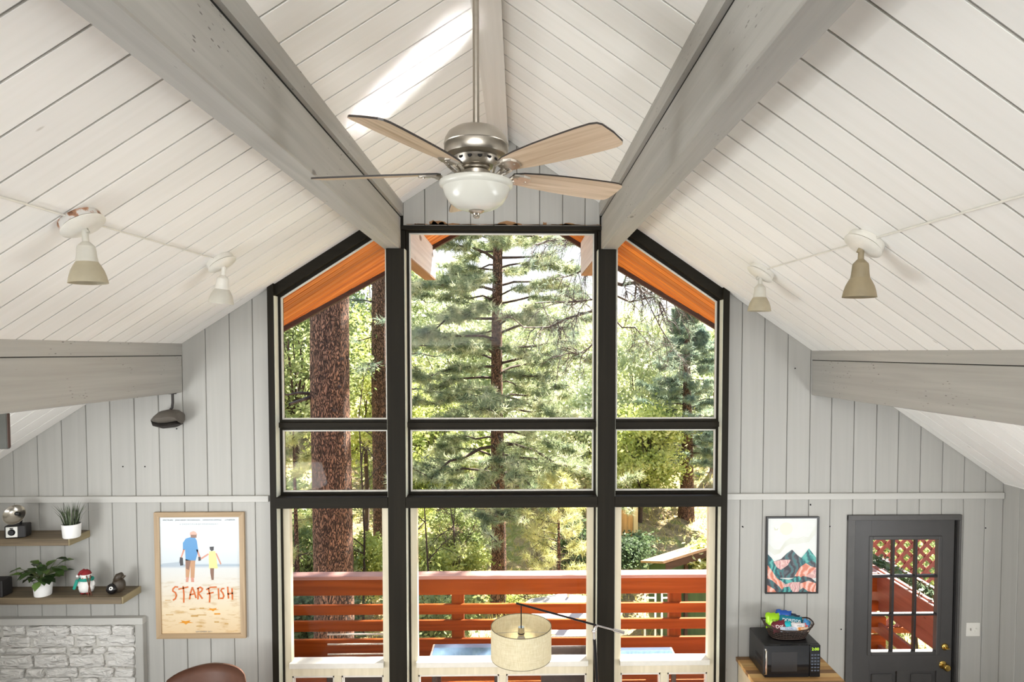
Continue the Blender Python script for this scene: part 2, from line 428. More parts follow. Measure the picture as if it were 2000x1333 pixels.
# ------------------------------------------------------------------ gable wall of vertical boards
wall = structure('wall_back')
T0, T1 = P(1013, 966, W).z, P(1013, 978, W).z      # the horizontal strip
XJL, XJR = P(526, 800, W).x, P(1420, 800, W).x
WB = W + .02
def plank(x0, x1, z0, z1=None, mat=None):
    """one board up to the roof line (or to z1)"""
    g, c = .0015, .004
    if z1 is not None: top = lambda x: z1
    else: top = lambda x: h(x) + .01
    xm = [x0 + g, x1 - g]
    if z1 is None and x0 < RX < x1: xm = [x0 + g, RX, x1 - g]
    a = [(x0 + g, z0)] + [(x1 - g, z0)] + [(x, top(x)) for x in reversed(xm)]
    b = [(x0 + g + c, z0)] + [(x1 - g - c, z0)] + [(min(max(x, x0 + g + c), x1 - g - c), top(x)) for x in reversed(xm)]
    m = MB(); n = len(a)
    V = [(p[0], WB + .02, p[1]) for p in a] + [(p[0], WB - .014, p[1]) for p in a] + [(p[0], WB - .02, p[1]) for p in b]
    F = [tuple(range(n)), tuple(range(3 * n - 1, 2 * n - 1, -1))]
    for i in range(n):
        j = (i + 1) % n; F += [(i, j, n + j, n + i), (n + i, n + j, 2 * n + j, 2 * n + i)]
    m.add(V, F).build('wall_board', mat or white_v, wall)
lx = pxs([27 - 47 * k for k in range(2, 0, -1)] + [27, 75, 123, 171, 218, 265.5, 313, 360, 406, 453, 498], 966) + [XJL]
lx[0] = XL
rx_ = [XJR] + pxs([1446, 1490, 1535.5, 1580, 1622, 1666, 1710, 1753, 1796.6, 1840, 1883, 1925], 966) + [XR]
DX0, DX1, DZ = P(1666, 1100, W).x, P(1871, 1100, W).x, P(1765, 1016, W).z
for xs in (lx, rx_):
    for a, b in zip(xs, xs[1:]):
        plank(a, b, T1 + .02)
        if b <= DX0 or a >= DX1: plank(a, b, 0, T1 + .02)
        else:
            plank(a, b, DZ + .02, T1 + .02)
            if a < DX0 - .01: plank(a, DX0, 0, DZ + .02)
            if b > DX1 + .01: plank(DX1, b, 0, DZ + .02)
# gable boards over the tall middle pane
GZ = P(980, 441, W).z
gx = pxs([787, 829.5, 874, 919, 964.5, 1009.5, 1054, 1099, 1143, 1172], 430)
gable_mat = white_v
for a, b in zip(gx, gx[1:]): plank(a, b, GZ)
# backing (keeps daylight out of the seams), cut round the windows and the door
PL0, PL1 = P(757, 800, W).x, P(1201, 800, W).x
m = MB()
m.exy([(XL - .3, -.1), (XJL, -.1), (XJL, h(XJL) + .1), (XL - .3, h(XL - .3) + .1)], W + .045, W + .12)
m.exy([(XJR, -.1), (DX0, -.1), (DX0, h(DX0) + .1), (XJR, h(XJR) + .1)], W + .045, W + .12)
m.exy([(DX0, DZ), (DX1, DZ), (DX1, h(DX1) + .1), (DX0, h(DX0) + .1)], W + .045, W + .12)
m.exy([(DX1, -.1), (XR + .4, -.1), (XR + .4, h(XR + .4) + .1), (DX1, h(DX1) + .1)], W + .045, W + .12)
m.exy([(gx[0], GZ), (gx[-1], GZ), (gx[-1], h(gx[-1]) + .05), (RX, h(RX) + .05), (gx[0], h(gx[0]) + .05)], W + .045, W + .12)
m.build('sheathing', gap_m, wall)
# flaked brown patches of bare wood along the lower edge of the gable boards
m = MB(); r2 = random.Random(5)
for i in range(52):
    x = gx[0] + (gx[-1] - gx[0]) * (r2.random() ** (1.6 if i % 2 else .7)); w_ = r2.uniform(.03, .11) if i % 7 else .02; hh_ = r2.uniform(.006, .018) if i % 9 else .04
    n_ = 8; m.add([(x + w_ * math.cos(2 * math.pi * k / n_) * r2.uniform(.6, 1), WB - .0205, GZ + .004 + max(0, hh_ * math.sin(2 * math.pi * k / n_) * r2.uniform(.5, 1))) for k in range(n_)], [tuple(range(n_))])
m.build('flaked_paint', plain('bare_brown_wood', srgb(140, 104, 68), .8, noise=.3), wall, kind='stuff')
# small nail heads in the boards
m = MB()
for px, py in ((1450, 1029), (1583, 987), (1621, 1029), (1643, 1230), (1925, 1032), (240, 912), (283, 912), (345, 838), (1451, 1030), (1553, 720), (1583, 986)):
    p = P(px, py, W - .002); m.lathe([(.006, 0), (.005, .003), (0.0001, .004)], p, 8, mat=Matrix.Rotation(math.pi / 2, 4, 'X'))
m.build('nail_heads', dkgap, wall, kind='stuff')
# strip
for xa, xb in ((XL, XJL - .01), (XJR, XR - .005)):
    MB().cbox(xa, xb, W - .022, W, T1, T0, .003).build('trim_2', white_trim, kind='structure')
# side walls, rear wall, floor, loft
for nm, X, sgn in (('wall_left', XL, -1), ('wall_right', XR, 1)):
    o = structure(nm)
    y = W + .018; zt = h(X)
    while y > YB:
        y2 = y - .187
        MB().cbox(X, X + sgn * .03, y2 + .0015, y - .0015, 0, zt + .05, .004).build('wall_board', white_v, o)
        y = y2
    MB().box(X + sgn * .03, X + sgn * .12, YB - .1, W + .1, -.1, zt + .3).build('sheathing', gap_m, o)
pt0, pt1 = P(1961, 932, W - .01).z, P(1961, 945, W - .01).z
MB().cbox(XR - .022, XR, YB, W - .02, pt1, pt0 + .02, .003).build('trim_3', grain('white_trim_side', srgb(224, 221, 214), srgb(232, 229, 223), 'Y', tint=.02), kind='structure')
o = structure('wall_rear'); m = MB(); m.exy([(XL, -.1), (XR, -.1), (XR, h(XR)), (RX, h(RX)), (XL, h(XL))], YB - .1, YB); m.build('rear_boards', white_v, o)
o = structure('floor')
fm = grain('brown_floor_boards', srgb(92, 74, 58), srgb(112, 92, 72), 'Y', tint=.15, knots=.5, rough=.35)
x = XL
while x < XR:
    MB().cbox(x + .001, min(x + .139, XR), YB, W + .02, -.05, 0, .002).build('floor_board', fm, o); x += .14
o = structure('floor_loft'); MB().cbox(XL, XR, YB, 1.6, 1.86, 2.0, .01).build('loft_deck', plain('darkened_loft_floor', srgb(84, 80, 76), .95, noise=.1), o)  # unseen loft floor, extended and darkened to keep bounce off the beam undersides

# ------------------------------------------------------------------ windows
win = structure('window_1')
FY = 5.24
def zp(y, Y=FY, x=980): return P(x, y, Y).z
def xp(x, y=800, Y=FY): return P(x, y, Y).x
ZB = 0.02
# jamb posts, outer
for side, (a, b) in (('l', (522, 534)), ('r', (1413, 1425))):
    xa, xb = xp(a, 620), xp(b, 620)
    m = MB(); m.exy([(xa, ZB), (xb, ZB), (xb, h(xb) + .004), (xa, h(xa) + .004)], FY, W + .12)
    m.build('jamb_post', dark_m, win)
# inner posts that carry the upper beams
PY = 5.22
mids = []
for a, b, zt in ((756, 791, bl0.z), (1168, 1202, br0.z)):
    xa, xb = P(a, 800, PY).x, P(b, 800, PY).x; mids.append((xa, xb))
    MB().cbox(xa, xb, PY, W + .12, ZB, zt - .001, .004).build('mullion_post', dark_m, win)
    MB().cbox(xa + .005, xb - .005, W + .02, W + .12, zt - .001, zt + .5, .002).build('post_head', dark_m, win)
lit_strip = plain('pale_lit_reveal', srgb(206, 208, 192), .45, noise=.03)  # pale strips carry the daylight on the posts' side faces as colour
for x_, sg in ((mids[0][0], -1), (mids[0][1], 1), (mids[1][0], -1), (mids[1][1], 1)):
    MB().box(x_, x_ + sg * .003, PY + .012, W + .03, ZB, (bl0.z if x_ < 0 else br0.z) - .002).build('post_lit_strip', lit_strip, win)
for px_, sg in ((534, 1), (1413, -1)):
    x_ = xp(px_, 620); MB().exy([(x_, ZB), (x_ + sg * .004, ZB), (x_ + sg * .004, h(x_) - .10), (x_, h(x_) - .10)], FY + .008, W + .03).build('jamb_lit_strip', lit_strip, win)
bays = [(xp(534, 620), mids[0][0]), (mids[0][1], mids[1][0]), (mids[1][1], xp(1413, 620))]
GYp = W + .065                                  # the glass
def strip(x0, x1, z0, z1, y0, y1, mat, name, par=None): return MB().cbox(x0, x1, y0, y1, z0, z1, .002).build(name, mat, par or win)
zt_tr0, zt_tr1 = zp(825, W + .02), zp(835, W + .02)
zr0, zr1 = zp(971.5, FY - .02), zp(992.5, FY - .02)
def pane(poly, par, d=GYp, name='glass_pane'):
    """a thin pane, a pale bead and a dark frame around a convex outline (XZ, anticlockwise)"""
    def inset(q):
        n = len(poly); out = []
        for i in range(n):
            p0, p1, p2 = (Vector(poly[(i - 1) % n]), Vector(poly[i]), Vector(poly[(i + 1) % n]))
            e1 = (p1 - p0).normalized(); e2 = (p2 - p1).normalized()
            n1 = Vector((-e1.y, e1.x)); n2 = Vector((-e2.y, e2.x)); b = (n1 + n2); b = b / max(.2, b.dot(n1))
            out.append(p1 + b * q)
        return out
    def ring(q0, q1, y0, y1, mat, nm):
        A, B = inset(q0), inset(q1); m = MB(); n = len(poly)
        for i in range(n):
            j = (i + 1) % n
            m.prism([(A[i].x, y0, A[i].y), (A[j].x, y0, A[j].y), (B[j].x, y0, B[j].y), (B[i].x, y0, B[i].y)],
                    [(A[i].x, y1, A[i].y), (A[j].x, y1, A[j].y), (B[j].x, y1, B[j].y), (B[i].x, y1, B[i].y)])
        m.build(nm, mat, par)
    ring(0, .022, W + .03, W + .11, dark_m, 'window_frame')
    ring(.022, .034, W + .045, d, bead_m, 'glazing_bead')
    G = inset(.02); MB().exy([(v.x, v.y) for v in G], d, d + .004).build(name, glass_m, par)
# header boards that follow the slope over the side bays
hd = .095
for i in (0, 2):
    x0, x1 = bays[i]; x0 -= .001; x1 += .001
    f0 = W - .02
    m = MB(); m.exy([(x0, h(x0) - hd), (x1, h(x1) - hd), (x1, h(x1) + .004), (x0, h(x0) + .004)], f0, W + .12)
    m.build('sloping_header', dark_x, win)
    u = h(x0) - hd; v = h(x1) - hd
    pane([(x0, zt_tr0), (x1, zt_tr0), (x1, v), (x0, u)], win)
x0, x1 = bays[1]
strip(x0 - .03, x1 + .03, zp(449, W - .03), zp(441.5, W - .03), W - .03, W + .12, dark_x, 'top_header')
pane([(x0, zt_tr0), (x1, zt_tr0), (x1, zp(449, W)), (x0, zp(449, W))], win)
for i, (x0, x1) in enumerate(bays):
    strip(x0, x1, zt_tr1, zt_tr0, W + .01, W + .12, dark_x, 'transom_bar')
    strip(x0 + .001, x1 - .001, zr1, zr0, FY - .02, W + .12, dark_x, 'main_rail')
    pane([(x0, zr0), (x1, zr0), (x1, zt_tr1), (x0, zt_tr1)], win)
# lower sashes: cream casements
sash = structure('window_2')
cx_rot = cream_m
for i, (x0, x1) in enumerate(bays):
    ins = .018
    a, b = x0 + ins, x1 - ins; SY = W + .035
    zt = zr1 - .004
    zb1, zb2 = zp(1290, SY), zp(1318, SY)
    # dark strips beside the sash
    strip(x0, a, .1, zt, W + .02, W + .12, dark_m, 'sash_stop', sash); strip(b, x1, .1, zt, W + .02, W + .12, dark_m, 'sash_stop', sash)
    st = .055
    strip(a, a + st, .1, zt, SY, W + .1, cream_m, 'sash_stile', sash)
    strip(b - st, b, .1, zt, SY, W + .1, cream_m, 'sash_stile', sash)
    strip(a + st, b - st, zt - .022, zt, SY, W + .1, cream_m, 'sash_head', sash)
    strip(a + st - .01, b - st + .01, zb1 - .045, zb1, SY - .035, W + .12, bead_m, 'inner_sill', sash)
    strip(a + st, b - st, zb2, zb1 - .045, SY, W + .1, cream_m, 'sash_rail', sash)
    MB().box(a + st - .005, b - st + .005, GYp, GYp + .004, zb1 - .002, zt - .02).build('glass_pane', glass_m, sash)
    # the lower row of smaller lights, only their tops are in the picture
    z0 = .12; n = 2; w_ = (b - a - 2 * st)
    mx = a + st + w_ * .5
    strip(mx - .03, mx + .03, z0, zb2, SY, W + .1, cream_m, 'sash_mullion', sash)
    for q0, q1 in ((a + st, mx - .03), (mx + .03, b - st)):
        for (u0, u1, v0, v1) in ((q0, q1, zb2 - .02, zb2), (q0, q0 + .014, z0, zb2), (q1 - .014, q1, z0, zb2)):
            strip(u0, u1, v0, v1, SY + .01, W + .09, bead_m, 'light_bead', sash)
        MB().box(q0 + .01, q1 - .01, GYp, GYp + .004, z0, zb2 - .015).build('glass_pane', glass_m, sash)
    strip(x0, x1, 0, .12, W + .0, W + .12, cream_m, 'bottom_rail', sash)

# ------------------------------------------------------------------ ceiling fan
FXX, FYY = -0.164, 2.52
def fz(y): return P(933, y, FYY).z
fan = thing('ceiling_fan', 'five blade ceiling fan with frosted bowl light hanging from the ridge on a long rod', 'ceiling fan', (FXX, FYY, fz(250)))
fo = Vector((FXX, FYY, 0))
MB().tube([(FXX, FYY, fz(252)), (FXX, FYY, h(FXX) - .03)], .0125, 16).build('down_rod', nickel, fan, smooth=SM)
MB().lathe([(.0001, 0), (.035, 0), (.055, .03), (.06, .06), (.0001, .06)], (FXX, FYY, h(FXX) - .08), 28).build('canopy', nickel, fan, smooth=SM)
zt = fz(250); s = .002016
MB().lathe([(0.0001, zt), (.045, zt), (.085, zt - .008), (.108, zt - .024), (.121, zt - .046), (.1255, zt - .066), (.1235, zt - .069)], fo, 48).build('motor_cover', plain('satin_nickel', srgb(186, 178, 166), .38, .9, noise=.04), fan, smooth=SM)
MB().lathe([(.1235, zt - .069), (.1245, zt - .075), (.1235, zt - .096), (.118, zt - .108), (.098, zt - .116), (.09, zt - .118), (.083, zt - .135), (.07, zt - .148), (.0001, zt - .148)], fo, 48).build('motor_housing', nickel, fan, smooth=SM)
for k in range(14):
    a = 2 * math.pi * k / 14; m = MB(); M = Matrix.Translation((FXX, FYY, zt - .127)) @ Matrix.Rotation(a, 4, 'Z') @ Matrix.Translation((.0868, 0, 0)) @ Matrix.Rotation(math.radians(68), 4, 'Y')
    m.lathe([(.0001, .001), (.0088, .001), (.0088, -.003), (.0001, -.003)], (0, 0, 0), 10).xf(M); m.build('vent_hole', dkgap, fan)
MB().lathe([(.052, zt - .148), (.055, zt - .152), (.055, zt - .160), (.048, zt - .166), (.048, zt - .198), (.0001, zt - .198)], fo, 36).build('switch_housing', nickel, fan, smooth=SM)
MB().lathe([(.0495, zt - .170), (.0555, zt - .170), (.0555, zt - .196), (.0495, zt - .196)], fo, 36).build('collar', nickel, fan, smooth=SM)
bz = zt - .196
glass_w = N('frosted_white_glass'); glass_w.b.inputs['Base Color'].default_value = srgb(196, 194, 184); glass_w.b.inputs['Roughness'].default_value = .22
glass_w.b.inputs['Subsurface Weight'].default_value = .15; glass_w.b.inputs['Subsurface Radius'].default_value = (.03, .03, .03)
glass_w = glass_w.mat
MB().lathe([(.05, bz), (.10, bz - .002), (.132, bz - .007), (.142, bz - .013), (.1445, bz - .022), (.141, bz - .031), (.131, bz - .037), (.128, bz - .046), (.121, bz - .067), (.105, bz - .092), (.08, bz - .110), (.05, bz - .121), (.0001, bz - .125)], fo, 56).build('glass_bowl', glass_w, fan, smooth=SM)
MB().lathe([(.0001, bz - .118), (.028, bz - .120), (.031, bz - .125), (.024, bz - .131), (.014, bz - .134), (.011, bz - .140), (.013, bz - .146), (.009, bz - .151), (.0001, bz - .153)], fo, 28).build('finial', nickel, fan, smooth=SM)
oak = grain('light_oak_blade', srgb(168, 144, 116), srgb(210, 188, 162), 'X', knots=.5, tint=.04, knotcol=srgb(130, 100, 70), bump=.12, stretch=10, fine=10, rough=.45)
edge = plain('dark_blade_edge', srgb(50, 44, 40), .5)
zbl = 4.127
blade_out = []
L = .66
prof = [(.150, .030), (.19, .046), (.26, .058), (.36, .068), (.46, .074), (.56, .0775), (.62, .077), (.645, .070), (.655, .056), (.66, .0)]
def blade_mesh():
    top = [(x, w) for x, w in prof]; bot = [(x, -w) for x, w in reversed(prof[:-1])]
    out = top + bot
    m = MB(); m.cur = 0
    n = len(out)
    V = [(x, y, -.003) for x, y in out] + [(x, y, .004) for x, y in out]
    m.add(V, [tuple(range(n - 1, -1, -1))], 0); m.add(V, [tuple(range(n, 2 * n))] + [(i, (i + 1) % n, n + (i + 1) % n, n + i) for i in range(n)], 1)
    return m
for k in range(5):
    a = math.radians(98.99 + 72 * k)
    M = Matrix.Translation((FXX, FYY, zbl)) @ Matrix.Rotation(a, 4, 'Z') @ Matrix.Rotation(math.radians(-13), 4, 'X')
    o = blade_mesh(); ob = o.build('blade', [oak, edge]); ob.parent = fan
    LM = Matrix.Translation(-Vector((FXX, FYY, fz(250)))) @ M; ob.matrix_local = LM
    # curved blade iron with a rounded pad under the blade root
    m = MB()
    m.tube([(.06, 0, -.045), (.09, .0, -.050), (.115, .004, -.040), (.135, .008, -.018), (.16, .004, -.010)], [.011, .010, .0085, .008, .009], 8)
    m.tube([(.115, .012, -.030), (.14, .030, -.016), (.17, .030, -.009)], [.005, .006, .005], 6)
    m.tube([(.115, -.012, -.030), (.14, -.030, -.016), (.17, -.030, -.009)], [.005, .006, .005], 6)
    pad = [(.15, .036), (.19, .040), (.222, .030), (.232, .010), (.232, -.010), (.222, -.030), (.19, -.040), (.15, -.036), (.14, -.012), (.14, .012)]
    m.prism([(x, y, -.0035) for x, y in pad], [(x * .985 + .003, y * .85, -.011) for x, y in pad])
    ir = m.build('blade_iron', nickel); ir.parent = fan; ir.matrix_local = LM
    for f in ir.data.polygons: f.use_smooth = False
    sc = MB()
    for q in ((.17, .018), (.17, -.018), (.212, 0)): sc.lathe([(.0045, -.011), (.0035, -.0135), (.0001, -.014)], (q[0], q[1], 0), 8)
    so = sc.build('screws', nickel, kind='stuff'); so.parent = ir

# ------------------------------------------------------------------ ceiling spotlights and their cables
spot_w = plain('aged_white_shade', srgb(196, 192, 180), .45, noise=.06, nscale=12)
spot_t = plain('yellowed_shade', srgb(168, 158, 134), .5, noise=.12, nscale=9)
spot_tan = plain('tan_stained_shade', srgb(146, 132, 104), .55, noise=.16, nscale=9)
canw = plain('worn_white_canopy', srgb(222, 218, 208), .4, noise=.05)
_q = N('chipped_white_rim'); _co = _q.coords(); _n = _q.n('TexNoise'); _n.inputs['Scale'].default_value = 26; _n.inputs['Detail'].default_value = 3; _q.l(_co, _n.inputs[0])
_q.l(_q.ramp(_n.outputs[0], [(.5, srgb(206, 202, 196)), (.56, srgb(176, 130, 100)), (.66, srgb(120, 84, 62))]), _q.b.inputs['Base Color']); rust = _q.mat
def spotlight(px, py, side, lamp, label, upper, lower, rustm, tilt=(0, 0), grp=None, r=.088):
    p = ray_roof(px, py, side)
    s_ = SL if side == 'l' else SR
    n = Vector((s_, 0, -1)).normalized()
    t = thing('ceiling_spotlight', label, 'spotlight', p)
    q = Vector((0, 0, 1)).rotation_difference(n).to_matrix().to_4x4()
    MB().lathe([(.0001, .0), (r * .98, .0), (r, .004), (r, .026), (r * .99, .030), (.0001, .030)], p, 36, mat=q).build('mounting_box', [rustm], t, smooth=SM)
    MB().lathe([(.0001, .030), (r * .9, .030), (r * .9, .034), (r * 1.06, .035), (r * 1.07, .040), (r * .95, .046), (r * .7, .052), (r * .4, .056), (.0001, .057)], p, 36, mat=q).build('canopy', canw, t, smooth=SM)
    j = p + n * .062
    J = P(lamp[0], lamp[1], (p + n * .1).y)                       # swivel joint
    m = MB(); m.tube([p + n * .055, p + n * .075, J + Vector((0, 0, .012)), J - Vector((0, 0, .004))], [.009, .010, .011, .010], 10)
    m.ball(J, .014, 12, 8); m.build('swivel_arm', upper, t, smooth=SM)
    ax = Vector((tilt[0], tilt[1], -1)).normalized(); q2 = Vector((0, 0, -1)).rotation_difference(ax).to_matrix().to_4x4()
    m = MB(); m.lathe([(.0001, 0), (.013, 0), (.0135, -.045), (.017, -.048), (.030, -.062), (.034, -.066), (.0001, -.067)], J, 28, mat=q2); m.build('neck', upper, t, smooth=SM)
    MB().lathe([(.034, -.066), (.0365, -.075), (.040, -.115), (.043, -.135)], J, 36, mat=q2).build('upper_shade', upper, t, smooth=SM)
    MB().lathe([(.043, -.135), (.052, -.150), (.063, -.172), (.071, -.198), (.077, -.228), (.074, -.226), (.064, -.178), (.045, -.145), (.0001, -.14)], J, 36, mat=q2).build('lower_shade', lower, t, smooth=SM)
    MB().ball(J + q2.to_3x3() @ Vector((0, 0, -.176)), .034, 16, 10).build('bulb', glass_w, t, smooth=True)
    return p, n
pa = spotlight(153, 427, 'l', (166, 452), 'left spotlight nearest the camera, white bell shade, rusty chipped ceiling rim', spot_w, spot_t, rust, (.04, 0))
pb = spotlight(428, 507, 'l', (437, 524), 'smaller-looking left spotlight beside the window, white bell shade tilted sideways', canw, spot_w, canw, (-.12, .05))
pc = spotlight(1694, 468, 'r', (1682, 488), 'right spotlight nearest the camera with a tan-brown stained bell shade', spot_tan, spot_tan, canw, (-.02, 0))
pd_ = spotlight(1490, 527, 'r', (1485, 542), 'right spotlight nearer the window with a cream lower shade', spot_w, spot_t, canw, (-.02, 0))
for (a, b, lab) in ((pa, pb, 'thin white surface cable run along the left ceiling slope'), (pc, pd_, 'thin white surface cable run along the right ceiling slope')):
    n = a[1]; off = n * .006
    A, B = a[0], b[0]; d = (B - A); A2 = A - d.normalized() * (A.y - .4)
    m = MB(); m.tube([A2 + off, A + off - d.normalized() * .07], .0055, 8); m.tube([A + off + d.normalized() * .07, B + off - d.normalized() * .07], .0045, 8)
    tag(m.build('ceiling_cable', canw, smooth=SM), lab, 'cable')

# dark lamp hung under the lower left beam
def Q(x, y, Y): return P(x, y, Y)
t = thing('hanging_spot_lamp', 'dark grey pod-shaped lamp hung beneath the end of the lower left beam', 'lamp', Q(336, 770, 5.19))
dkl = plain('dark_grey_lamp', srgb(92, 86, 78), .5, noise=.1, nscale=15); dkl2 = plain('darker_lamp_inside', srgb(44, 40, 37), .6)
A = Vector((P(337, 770, 5.19).x, 5.19, ll.z))
MB().lathe([(.0001, 0), (.028, 0), (.03, -.006), (.0001, -.007)], A, 20).build('mounting_plate', dkl2, t, smooth=SM)
B = Q(333, 800, 5.19)
MB().tube([A, A + Vector((0, 0, -.075)), (A.x - .006, 5.19, B.z + .012), (B.x, 5.19, B.z)], .010, 10).build('stem', dkl2, t, smooth=SM)
# pod: a pointed hood seen from the side, with the darker open rim below
c_ = Q(325, 818, 5.19); sc_ = 5.19 / FPX
hood = MB(); ns = 12
outl = [(-30, 3), (-22, -6), (-12, -15), (4, -18), (20, -17), (27, -12), (30, 2), (31, 11)]
low = [(-30, 3), (-20, 8), (-6, 10), (8, 9), (16, 6), (24, 4), (28, 7), (31, 11)]
V = []; F = []
for i, ((ax_, ay), (bx_, by)) in enumerate(zip(outl, low)):
    cx_, cy_ = (ax_ + bx_) / 2, (ay + by) / 2; ry = max(.5, abs(by - ay) / 2); rw = [1, 12, 22, 26, 25, 20, 12, 1][i]
    for k in range(ns):
        a = 2 * math.pi * k / ns
        V.append((c_.x + cx_ * sc_, c_.y + rw * math.cos(a) * sc_, c_.z - (cy_ + ry * math.sin(a)) * sc_))
for i in range(len(outl) - 1):
    for k in range(ns): F.append((i * ns + k, i * ns + (k + 1) % ns, (i + 1) * ns + (k + 1) % ns, (i + 1) * ns + k))
hood.add(V, F).build('hood', dkl, t, smooth=SM)
V = []; F = []
low2 = [(-30, 3), (-18, 15), (0, 19), (18, 17), (31, 11)]; up2 = [(-30, 3), (-18, 6), (0, 8), (18, 5), (31, 9)]
for i, ((ax_, ay), (bx_, by)) in enumerate(zip(up2, low2)):
    cx_, cy_ = (ax_ + bx_) / 2, (ay + by) / 2; ry = max(.5, abs(by - ay) / 2); rw = [1, 17, 23, 18, 1][i]
    for k in range(ns):
        a = 2 * math.pi * k / ns
        V.append((c_.x + cx_ * sc_, c_.y + rw * math.cos(a) * sc_, c_.z - (cy_ + ry * math.sin(a)) * sc_))
for i in range(4):
    for k in range(ns): F.append((i * ns + k, i * ns + (k + 1) % ns, (i + 1) * ns + (k + 1) % ns, (i + 1) * ns + k))
MB().add(V, F).build('reflector', dkl2, t, smooth=SM)

# dark box at the far left edge of the picture
p0, p1 = Q(-22, 806, 4.3), Q(15, 878, 4.3)
t = thing('mounted_box', 'dark grey box mounted under the slope at the far left edge', 'box', (p0.x, 4.3, p1.z))
MB().cbox(p0.x, p1.x, 4.3, 4.33, p1.z, p0.z, .006).build('cabinet', plain('grey_green_box', srgb(74, 74, 68), .6, noise=.06), t)
MB().box(p1.x - .002, p1.x + .001, 4.304, 4.326, p1.z + .01, p0.z - .01).build('side_panel', plain('reddish_edge', srgb(84, 62, 54), .6), t)
MB().tube([(p0.x + .05, 4.315, p0.z - .005), (p0.x + .05, 4.315, h(p0.x + .05) + .002)], .01, 8).build('bracket', dkgap, t)

# ------------------------------------------------------------------ shelves
shelf_m = grain('weathered_shelf_wood', srgb(84, 72, 56), srgb(128, 112, 88), 'X', knots=.9, tint=.06, bump=.35, knotcol=srgb(70, 52, 38), fine=9)
shelf_e = grain('shelf_end_grain', srgb(122, 110, 80), srgb(156, 142, 110), 'Y', tint=.02, bump=.3)
shelves = []
for (yb, xr, lab) in ((1036, 176, 'upper weathered brown floating shelf on the left wall'), (1145, 275.5, 'lower weathered brown floating shelf above the painted stones')):
    pz = P(xr, yb, W - .001); z1 = pz.z; z0 = z1 - .057; yf = W - .245
    t = thing('wall_shelf', lab, 'shelf', (pz.x - .5, W - .001, z0)); shelves.append((z1, pz.x))
    MB().cbox(-4.45, pz.x - .012, yf, W, z0, z1, .003).build('shelf_board', shelf_m, t)
    MB().cbox(pz.x - .0118, pz.x, yf, W, z0, z1, .003).build('end_cap', shelf_e, t)
ZU, ZL = shelves[0][0], shelves[1][0]
def on_shelf(px, z):       # point on a shelf top under photo pixel column px at mid depth
    Y = 5.17; return Vector((P(px, 1040 if z == ZU else 1150, Y).x, Y, z))
# old camera with round flash dish
p = on_shelf(33, ZU); p.y = 5.12; p.x = P(35, 1040, 5.12).x
t = thing('vintage_camera', 'black box camera with silver face and large round flash dish on upper shelf', 'camera', p)
cb_ = plain('black_leatherette', srgb(30, 27, 26), .55, noise=.2, nscale=120, bump=.3)
u = .00412
Mr = Matrix.Translation(p) @ Matrix.Rotation(math.radians(14), 4, 'Z')
MB().cbox(-.072, .072, -.045, .055, 0, .10, .006).xf(Mr).build('body', cb_, t)
MB().cbox(-.060, .020, -.052, -.044, .008, .092, .004).xf(Mr).build('face_plate', plain('silver_face', srgb(188, 186, 178), .35, .3), t)
MB().lathe([(.0001, .012), (.018, .012), (.024, .006), (.026, 0), (.0001, 0)], (-.02, -.052, .048), 24, mat=Matrix.Rotation(math.pi / 2, 4, 'X')).xf(Mr).build('lens', plain('lens_black', srgb(16, 16, 18), .15), t, smooth=SM)
MB().cbox(-.032, -.008, -.054, -.051, .076, .084, .001).xf(Mr).build('viewfinder', dkgap, t)
MB().tube([(.02, 0, .10), (.03, 0, .15), (.015, -.01, .185)], .009, 8).xf(Mr).build('flash_stem', black_metal, t, smooth=SM)
Md = Mr @ Matrix.Translation((-.006, -.02, .178)) @ Matrix.Rotation(math.radians(62), 4, 'X')
MB().lathe([(.012, -.022), (.04, -.018), (.062, -.006), (.076, .012), (.079, .018), (.0765, .018), (.06, 0), (.038, -.012), (.0001, -.016)], (0, 0, 0), 36).xf(Md).build('flash_dish', plain('satin_silver', srgb(178, 172, 160), .25, .95), t, smooth=SM)
MB().ball((.01, .012, .002), .017, 14, 8).xf(Md).build('flash_bulb', plain('dark_bulb', srgb(26, 24, 24), .2), t, smooth=True)
# pots
potw = plain('white_ceramic_pot', srgb(236, 235, 232), .35, noise=.02)
soil = plain('dark_soil', srgb(32, 28, 20), .9, noise=.3, nscale=60)
def pot(t, p, r, hgt):
    MB().lathe([(.0001, 0), (r * .84, 0), (r * .9, .006), (r, hgt), (r * .93, hgt), (r * .9, hgt - .015), (.0001, hgt - .016)], p, 36).build('pot', potw, t, smooth=SM)
    MB().lathe([(r * .91, hgt - .014), (.0001, hgt - .008)], p, 20).build('soil', soil, t)
p = on_shelf(140, ZU); p.y = 5.10; p.x = P(140, 1045, 5.1).x
t = thing('potted_grass', 'white pot with tall spiky grass standing on the upper shelf', 'plant', p)
pot(t, p, .067, .108)
grass_m = N('grass_blades'); oi = grass_m.n('TexCoord'); nz = grass_m.n('TexNoise'); nz.inputs['Scale'].default_value = 30; grass_m.l(oi.outputs['Object'], nz.inputs[0])
grass_m.l(grass_m.ramp(nz.outputs[0], [(.35, srgb(38, 48, 30)), (.65, srgb(96, 108, 78))]), grass_m.b.inputs['Base Color']); grass_m.b.inputs['Roughness'].default_value = .5; grass_m = grass_m.mat
r3 = random.Random(3); nb = 0
